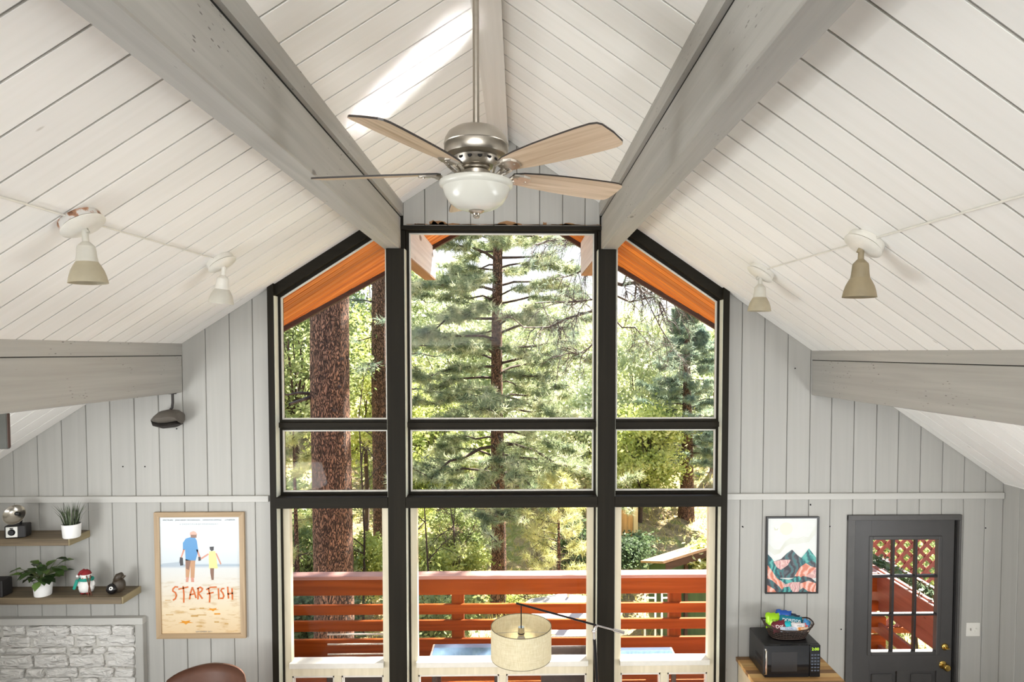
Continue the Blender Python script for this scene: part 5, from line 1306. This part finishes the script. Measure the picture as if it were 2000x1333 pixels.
def needles(C, D, par, mat, n=26, ln=.15, w=.006, name='needles', spread=1.5):
    """tufts of needles: one triangle per needle; C tuft centres, D their directions"""
    C = np.asarray(C, float); D = np.asarray(D, float); k = len(C)
    Cn = np.repeat(C, n, 0); Dn = np.repeat(D, n, 0); m = len(Cn)
    dirs = Dn * rng.uniform(.2, 1.0, (m, 1)) + rng.normal(0, 1, (m, 3)) * spread * .6; dirs /= np.linalg.norm(dirs, axis=1, keepdims=True)
    st = Cn - Dn * rng.uniform(0, ln * 1.1, (m, 1)); l_ = ln * rng.uniform(.65, 1.1, (m, 1))
    sd = np.cross(dirs, rng.normal(0, 1, (m, 3))); sd /= np.linalg.norm(sd, axis=1, keepdims=True)
    V = np.stack([st - sd * w, st + sd * w, st + dirs * l_], 1).reshape(-1, 3); F = np.arange(3 * m).reshape(-1, 3)
    return raw(name, V, F, mat, par, kind='stuff')
def leaves(C, par, mat, size=.07, name='leaves', flat=.0):
    C = np.asarray(C, float); m = len(C)
    a = rng.normal(0, 1, (m, 3)); a[:, 2] *= (1 - flat); a /= np.linalg.norm(a, axis=1, keepdims=True); b = np.cross(a, rng.normal(0, 1, (m, 3))); b /= np.linalg.norm(b, axis=1, keepdims=True)
    s_ = size * rng.uniform(.6, 1.25, (m, 1))
    V = np.stack([C - a * s_, C + b * s_ * .55, C + a * s_, C - b * s_ * .55], 1).reshape(-1, 3); F = np.arange(4 * m).reshape(-1, 4)
    return raw(name, V, F, mat, par, kind='stuff')

def pine(name, label, x, y, h0, h1, r0, crown0, rad, nb, mat, tufts=9, tl=.17, nn_=24, w=.006, droop=.18, group=None, barkm=None, top_r=None, radf=None, seed=0, r1=None, skip=None):
    """a pine: trunk, limbs and tufts of needles"""
    rs = np.random.default_rng(seed + 100)
    zb = h0; t = thing(name, label, 'tree', (x, y, zb), group)
    trunk_mesh((x, y, zb - .3), (x, y, h1), r0, r1 if r1 is not None else r0 * .18, par=t, mat=barkm, nseg=70 if r0 > .2 else 40)
    paths = []; C = []; D = []
    for i in range(nb):
        f = (i + rs.random()) / nb; z = crown0 + (h1 - .1 - crown0) * f
        a = i * 2.399 + rs.uniform(-.5, .5)
        R = (radf(f) if radf else rad * (1 - f) ** .75 + .2) * rs.uniform(.65, 1.15)
        d = np.array([math.cos(a), math.sin(a), 0]); up0 = rs.uniform(-.05, .3) + .35 * f
        pts = []; 
        for s_ in np.linspace(0, 1, 7):
            p = np.array([x, y, z]) + d * R * s_ + np.array([0, 0, R * (up0 * s_ - droop * 2.0 * s_ ** 2 + .2 * s_ ** 4)]) + rs.normal(0, .05 * R, 3) * s_
            pts.append(p)
        paths.append(([tuple(p) for p in pts], [max(.005, .014 * R * (1 - .8 * q)) for q in np.linspace(0, 1, 7)]))
        side = np.array([-d[1], d[0], 0])
        for k in range(tufts):
            s_ = rs.uniform(.25, 1.0) ** .8; q = s_ * 6; i0 = min(5, int(q)); b = pts[i0] * (1 - q + i0) + pts[i0 + 1] * (q - i0)
            if k < tufts * .45:
                so = rs.uniform(-1, 1) * R * .38 * (1.15 - s_); e = b + side * so + d * abs(so) * .6 + np.array([0, 0, rs.uniform(-.08, .12)])
                if abs(so) > .12: paths.append(([tuple(b), tuple((b + e) / 2 + np.array([0, 0, .02])), tuple(e)], [.008, .006, .004]))
                for e_ in (e, e * .75 + b * .25, e * .5 + b * .5)[: (3 if abs(so) > .3 else 1)]:
                    dd = (e - b) / (np.linalg.norm(e - b) + 1e-6) + np.array([0, 0, .35]); C.append(e_); D.append(dd / np.linalg.norm(dd))
            else:
                dd = d * .8 + side * rs.uniform(-.7, .7) + np.array([0, 0, rs.uniform(-.1, .6)]); C.append(b + dd * .05); D.append(dd / np.linalg.norm(dd))
    if skip is not None:
        keep = [i for i, c in enumerate(C) if not skip(c)]; C = [C[i] for i in keep]; D = [D[i] for i in keep]
    limbs(paths, barkd, t); needles(C, D, t, mat, nn_, tl, w)
    return t

def broadleaf(name, label, x, y, zc, rx, ry, rz_, n_cl, n_leaf, mat, size=.08, group=None, cl=.42, seed=0, barkm=None, tr=.07, cat='tree'):
    rs = np.random.default_rng(seed + 500); zb = float(gz(x, y))
    t = thing(name, label, cat, (x, y, zb), group)
    u = rs.normal(0, 1, (n_cl, 3)); u /= np.linalg.norm(u, axis=1, keepdims=True); u *= rs.uniform(.35, 1.0, (n_cl, 1)) ** .6
    cc = np.array([x, y, zc]) + u * np.array([rx, ry, rz_])
    fork = np.array([x, y, max(zb + .4, zc - rz_ * .7)])
    if tr:
        paths = [([(x, y, zb - .2), (x + .05, y, (zb + fork[2]) / 2), tuple(fork)], [tr * 1.2, tr, tr * .85])]
        for c in cc[:: max(1, n_cl // 26)]:
            mid = fork * .5 + c * .5 + rs.normal(0, .12, 3); paths.append(([tuple(fork), tuple(mid), tuple(c)], [tr * .55, tr * .3, tr * .08]))
        limbs(paths, barkm or barkd, t, 'trunk_and_limbs')
    idx = rs.integers(0, n_cl, n_leaf); C = cc[idx] + rs.normal(0, cl, (n_leaf, 3)) * np.array([1, 1, .55])
    leaves(C, t, mat, size, flat=.2)
    return t

# the large reddish trunk and its neighbour on the left
tY = 9.5
bx = P(650, 900, tY).x; t = thing('pine_tree', 'thick reddish-brown pine trunk close behind the left window', 'tree', (bx, tY, -2.4))
ztop = P(650, 480, tY).z + 3
trunk_mesh((P(650, 1300, tY).x, tY, -2.6), (P(648, 560, tY).x - .0, tY, ztop), .295, .262, 160, 72, .022, t)
V_ = []
for (px, py) in ((677, 702), (673, 755), (663, 800), (680, 868), (690, 950)):
    p = P(px, py, tY); MB().ball((p.x, tY - .265, p.z), .028, 8, 6, sy=.4).build('knot', barkd, t)
limbs([([tuple(P(612, 775, tY)), tuple(P(590, 782, 9.2)), tuple(P(565, 790, 9.0))], [.035, .025, .02]), ([tuple(P(612, 770, tY)), tuple(P(585, 768, 9.3)), tuple(P(560, 772, 9.1)), tuple(P(540, 760, 9))], [.03, .02, .014, .01])], barkg, t)
sY = 16.0
t = pine('pine_tree', 'slimmer brown pine trunk between the thick trunk and the left post', P(744, 900, sY).x, sY, float(gz(-3.6, sY)), 12, .24, P(740, 760, sY).z, 1.8, 34, pine_b, 10, .2, 22, .007, seed=2, r1=.12)
# the tall pine in the middle
cY = 15.0
def rad_mid(f): return 3.0 - 1.3 * f
t = pine('pine_tree', 'tall green pine standing in the middle of the central window', P(972, 900, cY).x, cY, float(gz(-.5, cY)), 11.5, .185, P(972, 960, cY).z, 2.3, 130, pine_n, 44, .19, 42, .0085, .22, seed=1, r1=.06, radf=rad_mid)
# conifer on the right
t = pine('pine_tree', 'bluish narrow conifer in the right window', P(1341, 900, 21).x, 21.0, float(gz(5.4, 21)), P(1341, 590, 21).z, .26, P(1341, 905, 21).z, 1.6, 90, pine_b, 28, .2, 30, .012, .16, seed=3, radf=lambda f: 1.75 * (1 - f) ** .7 + .3)
t = pine('pine_tree', 'small dark conifer low at the right edge behind the shed roof', P(1395, 900, 25).x, 25.0, float(gz(7.5, 25)), P(1395, 700, 25).z, .16, P(1395, 960, 25).z, 1.5, 30, pine_b, 14, .2, 18, .01, seed=4)
# sunlit young pine low right of the middle
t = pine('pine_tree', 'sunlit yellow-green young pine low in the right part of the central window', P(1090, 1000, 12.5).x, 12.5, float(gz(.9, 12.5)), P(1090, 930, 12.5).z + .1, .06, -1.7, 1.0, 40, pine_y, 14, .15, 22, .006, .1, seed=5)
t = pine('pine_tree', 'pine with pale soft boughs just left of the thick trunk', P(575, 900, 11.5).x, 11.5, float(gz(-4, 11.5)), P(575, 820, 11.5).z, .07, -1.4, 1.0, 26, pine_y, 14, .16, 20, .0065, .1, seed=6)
# half-dead tree whose bare boughs hang across the right of the tall pane
dY = 11.5
dx_ = P(1186, 700, dY).x
t = thing('bare_branched_tree', 'tree behind the right post with bare curving twiggy boughs', 'tree', (dx_, dY, float(gz(dx_, dY))))
trunk_mesh((dx_, dY, float(gz(dx_, dY)) - .2), (dx_, dY, 9.5), .085, .06, 30, 12, .05, t, barkg)
rs = np.random.default_rng(12); paths = []; tC = []; tD = []
def twigs(pts, r, depth, n=6, ln=.5):
    paths.append(([tuple(p) for p in pts], list(np.linspace(r, r * .35, len(pts)))))
    if depth == 0: tC.append(pts[-1]); dd = pts[-1] - pts[-2]; tD.append(dd / np.linalg.norm(dd)); return
    for k in range(n):
        s_ = rs.uniform(.25, 1); q = s_ * (len(pts) - 1); i0 = min(len(pts) - 2, int(q)); b = pts[i0] + (pts[i0 + 1] - pts[i0]) * (q - i0)
        d = pts[i0 + 1] - pts[i0]; d /= np.linalg.norm(d); sd = rs.normal(0, 1, 3); d2 = d * .7 + sd * .55 + np.array([0, 0, -.35]); d2 /= np.linalg.norm(d2); l_ = ln * rs.uniform(.5, 1.1)
        mid = b + d2 * l_ * .5 + np.array([0, 0, rs.uniform(.0, .08)]); e = b + d2 * l_ + np.array([0, 0, -.12 * l_])
        twigs([b, mid, e], r * .4, depth - 1, max(3, n - 2), ln * .55)
for pts, r in (([(1187, 560), (1160, 585), (1120, 590), (1080, 590), (1045, 592)], .022), ([(1187, 600), (1155, 608), (1110, 622), (1070, 640), (1020, 640)], .03), ([(1187, 640), (1165, 665), (1140, 690), (1110, 690), (1080, 700)], .02),
               ([(1187, 548), (1215, 556), (1240, 552), (1262, 568), (1290, 590)], .042), ([(1187, 570), (1230, 590), (1275, 580), (1320, 590), (1350, 600)], .022), ([(1187, 500), (1150, 480), (1110, 470), (1070, 470), (1040, 480)], .02),
               ([(1187, 610), (1215, 640), (1240, 640), (1262, 665), (1275, 690)], .016), ([(1240, 552), (1265, 590), (1290, 640), (1320, 690), (1335, 705)], .014), ([(1187, 520), (1160, 505), (1135, 530), (1110, 540), (1085, 545)], .018)):
    q = [np.array(P(a, b, dY + (i * .18 if i % 2 else i * -.1))) for i, (a, b) in enumerate(pts)]
    twigs(q, r * 1.15, 2, 13, .62)
limbs(paths, barkg, t, n=4)
crC = rs.normal(0, 1, (700, 3)) * np.array([1.0, .9, .8]) + np.array([dx_ + .3, dY + .6, 9.6]); crC = crC[crC[:, 2] > 8.0]  # crown added above the view to shade the left of the deck rail
needles(crC, np.tile([0, 0, 1.0], (len(crC), 1)), t, pine_n, 30, .22, .012, name='added_shade_crown')
k_ = rs.random(len(tC)) < .35
needles([c for c, m_1 in zip(tC, k_) if m_1], [c for c, m_1 in zip(tD, k_) if m_1], t, pine_b, 12, .12, .004)

# broad-leaved trees filling the middle distance, each its own
BL = [
 # label, px, py(centre of crown), Y, rx, ry, rz, clusters, leaves, mat, size, cluster sigma
 ('yellow-green leafy tree left of the thick trunk', 575, 700, 15, 1.5, 1.3, 1.9, 60, 12000, leaf_g, .06, .28),
 ('leafy tree with dark limbs seen right of the thick trunk', 712, 760, 19, 1.7, 1.4, 2.4, 60, 12000, leaf_y, .075, .33),
 ('pale leafy tree left of the middle pine', 850, 860, 24, 2.6, 2, 2.6, 80, 16000, leaf_y, .09, .42),
 ('light green leafy tree behind the middle pine, high', 905, 700, 30, 3.6, 2.5, 3.6, 90, 16000, leaf_p, .12, .55),
 ('green leafy tree right of the middle pine, high', 1075, 720, 28, 3.2, 2.5, 3.0, 80, 16000, leaf_p, .11, .5),
 ('bright leafy tree low right of the middle pine', 1110, 850, 22, 2.2, 1.8, 2.0, 70, 14000, leaf_p, .085, .38),
 ('pale leafy tree at the left of the right window', 1245, 740, 24, 2.1, 1.8, 2.8, 80, 16000, leaf_p, .09, .4),
 ('green leafy tree below the pale one in the right window', 1250, 880, 20, 1.5, 1.3, 1.5, 60, 12000, leaf_y, .07, .3),
 ('leafy tree behind the narrow conifer', 1370, 800, 31, 3.0, 2.5, 4.0, 80, 14000, leaf_g, .12, .5),
 ('distant dark green tree at the far left', 560, 640, 27, 3.0, 2.2, 4.0, 80, 14000, leaf_d, .11, .5),
 ('distant tall green tree behind the left posts', 720, 600, 32, 3.6, 2.4, 4.6, 90, 16000, leaf_g, .13, .6),
 ('distant leafy tree under the middle pine', 960, 900, 27, 3.2, 2.2, 2.4, 70, 12000, leaf_y, .1, .45),
]
for i, (lab, px, py, Y, rx_1, ry_, rz2, nc, nl, mt, sz, sg) in enumerate(BL):
    p = P(px, py, Y); broadleaf('leafy_tree', lab, p.x, Y, p.z, rx_1, ry_, rz2, nc, nl, mt, sz, cl=sg, seed=i)
# wooded slope far behind
labs = ['left of the thick trunk', 'right behind the thick trunk', 'left in the central window', 'behind the middle pine', 'right in the central window', 'behind the right post', 'behind the conifer', 'at the far right']
for i, px in enumerate((520, 690, 830, 960, 1080, 1190, 1290, 1420)):
    Y = 42 + (i % 3) * 3; p = P(px, [600, 620, 690, 700, 690, 720, 730, 740][i], Y)
    zg = float(gz(p.x, Y)); zc = (p.z + zg) / 2
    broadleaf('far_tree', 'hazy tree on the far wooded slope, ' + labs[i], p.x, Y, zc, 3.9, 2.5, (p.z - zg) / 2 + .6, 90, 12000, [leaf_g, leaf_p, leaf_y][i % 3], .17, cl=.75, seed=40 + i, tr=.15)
# shrubs and undergrowth low down
SH = [('bright yellow-green shrub behind the railing, left in the central window', 850, 1095, 13, .9, .45, leaf_y), ('green shrub left behind the railing', 600, 1080, 12.5, .8, .7, leaf_g), ('dark shrub seen between the rails at the left', 590, 1215, 10.5, .9, .5, leaf_d),
      ('green shrub between the rails left of the middle', 845, 1190, 11, .8, .45, leaf_g), ('yellow shrub right of the second trunk', 720, 1110, 14.5, .7, .8, leaf_y), ('bluish shrub beside the steps', 1222, 1085, 16, .8, .5, leaf_d),
      ('pale shrub beyond the young pine', 1140, 1070, 17, .9, .8, leaf_d), ('loose shrub left of the middle pine', 905, 1050, 16.5, .9, .9, leaf_g), ('low sunlit shrub below the middle pine', 1020, 1160, 15.5, .8, .3, leaf_y),
      ('small bright shrub by the shed roof', 1392, 1100, 12.5, .35, .35, leaf_y), ('dark shrub left of the thick trunk, low', 570, 1010, 14, .9, .9, leaf_g), ('yellow shrub under the trees, centre left', 810, 1040, 19, 1.2, 1.1, leaf_y),
      ('green shrub behind the planter outside the door', 1790, 1120, 11, 1.2, 1.3, leaf_g), ('yellow-green shrub beyond the lattice', 1720, 1080, 13, 1.3, 1.5, leaf_y), ('shrub at the far right beyond the lattice', 1880, 1060, 12, 1.4, 1.6, leaf_y)]
for i, (lab, px, py, Y, r_, rz3, mt) in enumerate(SH):
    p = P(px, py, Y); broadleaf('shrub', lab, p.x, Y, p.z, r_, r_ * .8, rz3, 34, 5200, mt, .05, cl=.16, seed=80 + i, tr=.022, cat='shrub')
# thin bare saplings
rs = np.random.default_rng(5)
for i, (px, py, Y, lab) in enumerate(((832, 1000, 12, 'bare twiggy sapling at the left of the central window'), (888, 1040, 13, 'thin dark forked sapling left of the middle pine'), (705, 840, 13, 'thin dead sapling beside the second trunk'), (1050, 1080, 14, 'twiggy dark sapling right of the middle pine'))):
    p = P(px, py, Y); zb = float(gz(p.x, Y)); t = thing('sapling', lab, 'sapling', (p.x, Y, zb)); paths = []; tC = []; tD = []
    twigs([np.array([p.x, Y, zb]), np.array([p.x + .05, Y, (zb + p.z) / 2]), np.array([p.x - .04, Y, p.z + .3])], .03, 2, 14, .9)
    limbs(paths, barkd, t, n=4)
# tufts of dry grass and litter on the ground
n_ = 26000; gx2 = rng.uniform(-12, 12, n_); gy2 = 8 + 22 * rng.random(n_) ** 1.4; C = np.stack([gx2, gy2, gz(gx2, gy2) + .05], 1)
a = rng.normal(0, 1, (n_, 3)); a[:, 2] = np.abs(a[:, 2]) + 1.2; a /= np.linalg.norm(a, axis=1, keepdims=True); sd = np.cross(a, rng.normal(0, 1, (n_, 3))); sd /= np.linalg.norm(sd, axis=1, keepdims=True)
l_ = rng.uniform(.1, .3, (n_, 1)); V = np.stack([C - sd * .012, C + sd * .012, C + a * l_], 1).reshape(-1, 3)
g_ = raw('dry_grass', V, np.arange(3 * n_).reshape(-1, 3), foliage_mat('dry_grass_blades', [(.3, srgb(150, 140, 70)), (.6, srgb(206, 190, 120)), (.8, srgb(232, 220, 160))], .4), kind='stuff'); g_['label'] = 'dry yellowish grass and undergrowth on the slope'; g_['category'] = 'grass'

# ------------------------------------------------------------------ neighbouring things seen past the railing
# steps with stone retaining wall
stone_g = plain('grey_step_stone', srgb(136, 146, 160), .8, noise=.15, nscale=6, bump=.3); wall_g = plain('rubble_stone', srgb(170, 154, 128), .9, noise=.3, nscale=7, bump=.5)
sy0 = 24.0; p = P(1258, 1078, sy0)
t = thing('stone_steps', 'grey garden steps climbing between low stone walls, right window', 'steps', (p.x, sy0, p.z))
for k in range(7):
    MB().cbox(p.x - .42 - k * .06, p.x + .5 - k * .06, sy0 + k * .45, sy0 + k * .45 + .5, p.z - .3, p.z + .17 * (k + 1), .02).build('step', stone_g, t)
MB().box(p.x - .7, p.x + 1.9, sy0 - 3.4, sy0 - .09, p.z - .25, p.z + .015).build('paved_landing', stone_g, t)
w_ = thing('stone_wall', 'low rubble retaining wall right of the garden steps', 'wall', (p.x + 1.6, sy0, p.z))
r6 = random.Random(9)
for ri in range(5):
    x = p.x + .6
    while x < p.x + 3.6:
        wd_ = r6.uniform(.22, .42); z0 = p.z - .05 + ri * .16; m = MB().cbox(x + .01, x + wd_ - .01, sy0 + r6.uniform(-.03, .03), sy0 + .4, z0 + .01, z0 + .15, .03); m.build('stone', wall_g, w_); x += wd_
MB().cbox(p.x + .5, p.x + 3.7, sy0 - .06, sy0 + .45, p.z + .75, p.z + .82, .015).build('coping', plain('coping_stone', srgb(196, 188, 176), .8), w_)
# board fence with pale orange planks
t = thing('board_fence', 'orange-tan board fence at the left of the right window', 'fence', (P(1218, 1070, 17).x, 17, P(1218, 1075, 17).z))
fm2 = grain('tan_fence_board', srgb(190, 138, 76), srgb(220, 172, 108), 'Z', tint=.12, knots=.5)
x = P(1165, 1040, 17).x; zb = P(1218, 1078, 17).z; zt3 = P(1218, 1000, 17).z
while x < P(1238, 1040, 17).x:
    MB().cbox(x + .004, x + .135, 17, 17.02, zb - .5, zt3 + .05, .003).build('fence_board', fm2, t); x += .14
MB().cbox(P(1238, 1040, 17).x - .02, P(1243, 1040, 17).x + .03, 16.97, 17.06, zb - .6, zt3 + .12, .005).build('post', grain('pale_fence_post', srgb(206, 180, 130), srgb(226, 204, 156), 'Z'), t)
# shed
hY = 12.5
a_, b_ = P(1290, 1092, hY), P(1400, 1058, hY)
t = thing('shed', 'small shed with brown sloping roof and green gable, low in the right window', 'shed', (b_.x, hY, -2.6))
m = MB(); ab = (b_ - a_); nrm = Vector((-ab.z, 0, ab.x)).normalized() * .05
e_ = b_ + ab * .25
q = [(v.x, v.z) for v in (a_, e_, e_ + nrm, a_ + nrm)]; m.prism([(x_, hY - .3, z_) for x_, z_ in q], [(x_, hY + 2.0, z_ - .75) for x_, z_ in q]); m.build('roof', grain('brown_shingle_roof', srgb(150, 118, 92), srgb(186, 152, 122), 'Y', tint=.05), t)
q = [(P(1306, 1089, hY).x, -2.6), (e_.x, -2.6), (e_.x, e_.z - .12), (P(1306, 1089, hY).x, P(1306, 1089, hY).z - .12)]
MB().prism([(x_, hY + .1, z_) for x_, z_ in q], [(x_, hY + 1.9, z_ - (.68 if z_ > -2.5 else 0)) for x_, z_ in q]).build('walls', grain('green_siding', srgb(50, 76, 40), srgb(70, 98, 52), 'Z', tint=.05), t)
MB().exy([(a_.x + .04, a_.z - .14), (e_.x, e_.z - .14), (e_.x, e_.z), (a_.x + .04, a_.z - .01)], hY - .28, hY - .25).build('barge_board', fascia_m, t)
MB().cbox(P(1338, 1160, hY).x, P(1338, 1160, hY).x + .06, hY + .0, hY + .24, -2.6, a_.z, .004).build('post', fascia_m, t)
# garden parasol
pY = 11.0; c = P(1110, 1166, pY); t = thing('garden_parasol', 'pale grey garden parasol on the lower patio below the deck', 'parasol', (c.x, pY, -2.5))
m = MB(); n_ = 8; top_ = c; R_ = .95
for k in range(n_):
    a, b = 2 * math.pi * k / n_, 2 * math.pi * (k + 1) / n_
    v1 = top_ + Vector((math.cos(a) * R_, math.sin(a) * R_, -.30)); v2 = top_ + Vector((math.cos(b) * R_, math.sin(b) * R_, -.30))
    m2_ = MB(); dz = Vector((0, 0, -.008)); m2_.prism([top_, v1, v2], [top_ + dz, v1 + dz, v2 + dz]); m2_.build('canopy_panel', plain('parasol_cloth', srgb(196, 186, 178), .8, noise=.05) if k == 0 else bpy.data.materials['parasol_cloth'], t)
MB().tube([(c.x, pY, -2.5), (c.x, pY, c.z + .06)], .025, 10).build('pole', nickel, t)
# white garden chairs on the lower level
for px, lab in ((1270, 'white garden chair frame seen between the rails, left one'), (1303, 'white garden chair frame seen between the rails, right one')):
    p = P(px, 1172, 10.8); t = thing('garden_chair', lab, 'chair', (p.x, 10.8, -2.4)); wm = plain('white_chair_' + str(px)[-1] + 'x', srgb(226, 228, 232), .5); wm.name = 'white_chair_paint'
    for sx in (-.09, .09): MB().tube([(p.x + sx, 10.8, -2.4), (p.x + sx, 10.8, p.z + .12)], .016, 8).build('leg', wm, t)
    for sz in (.12, .03, -.06): MB().tube([(p.x - .09, 10.8, p.z + sz), (p.x + .09, 10.8, p.z + sz)], .014, 8).build('slat', wm, t)
    MB().cbox(p.x - .12, p.x + .12, 10.5, 10.82, p.z - .35, p.z - .32, .005).build('seat', wm, t)
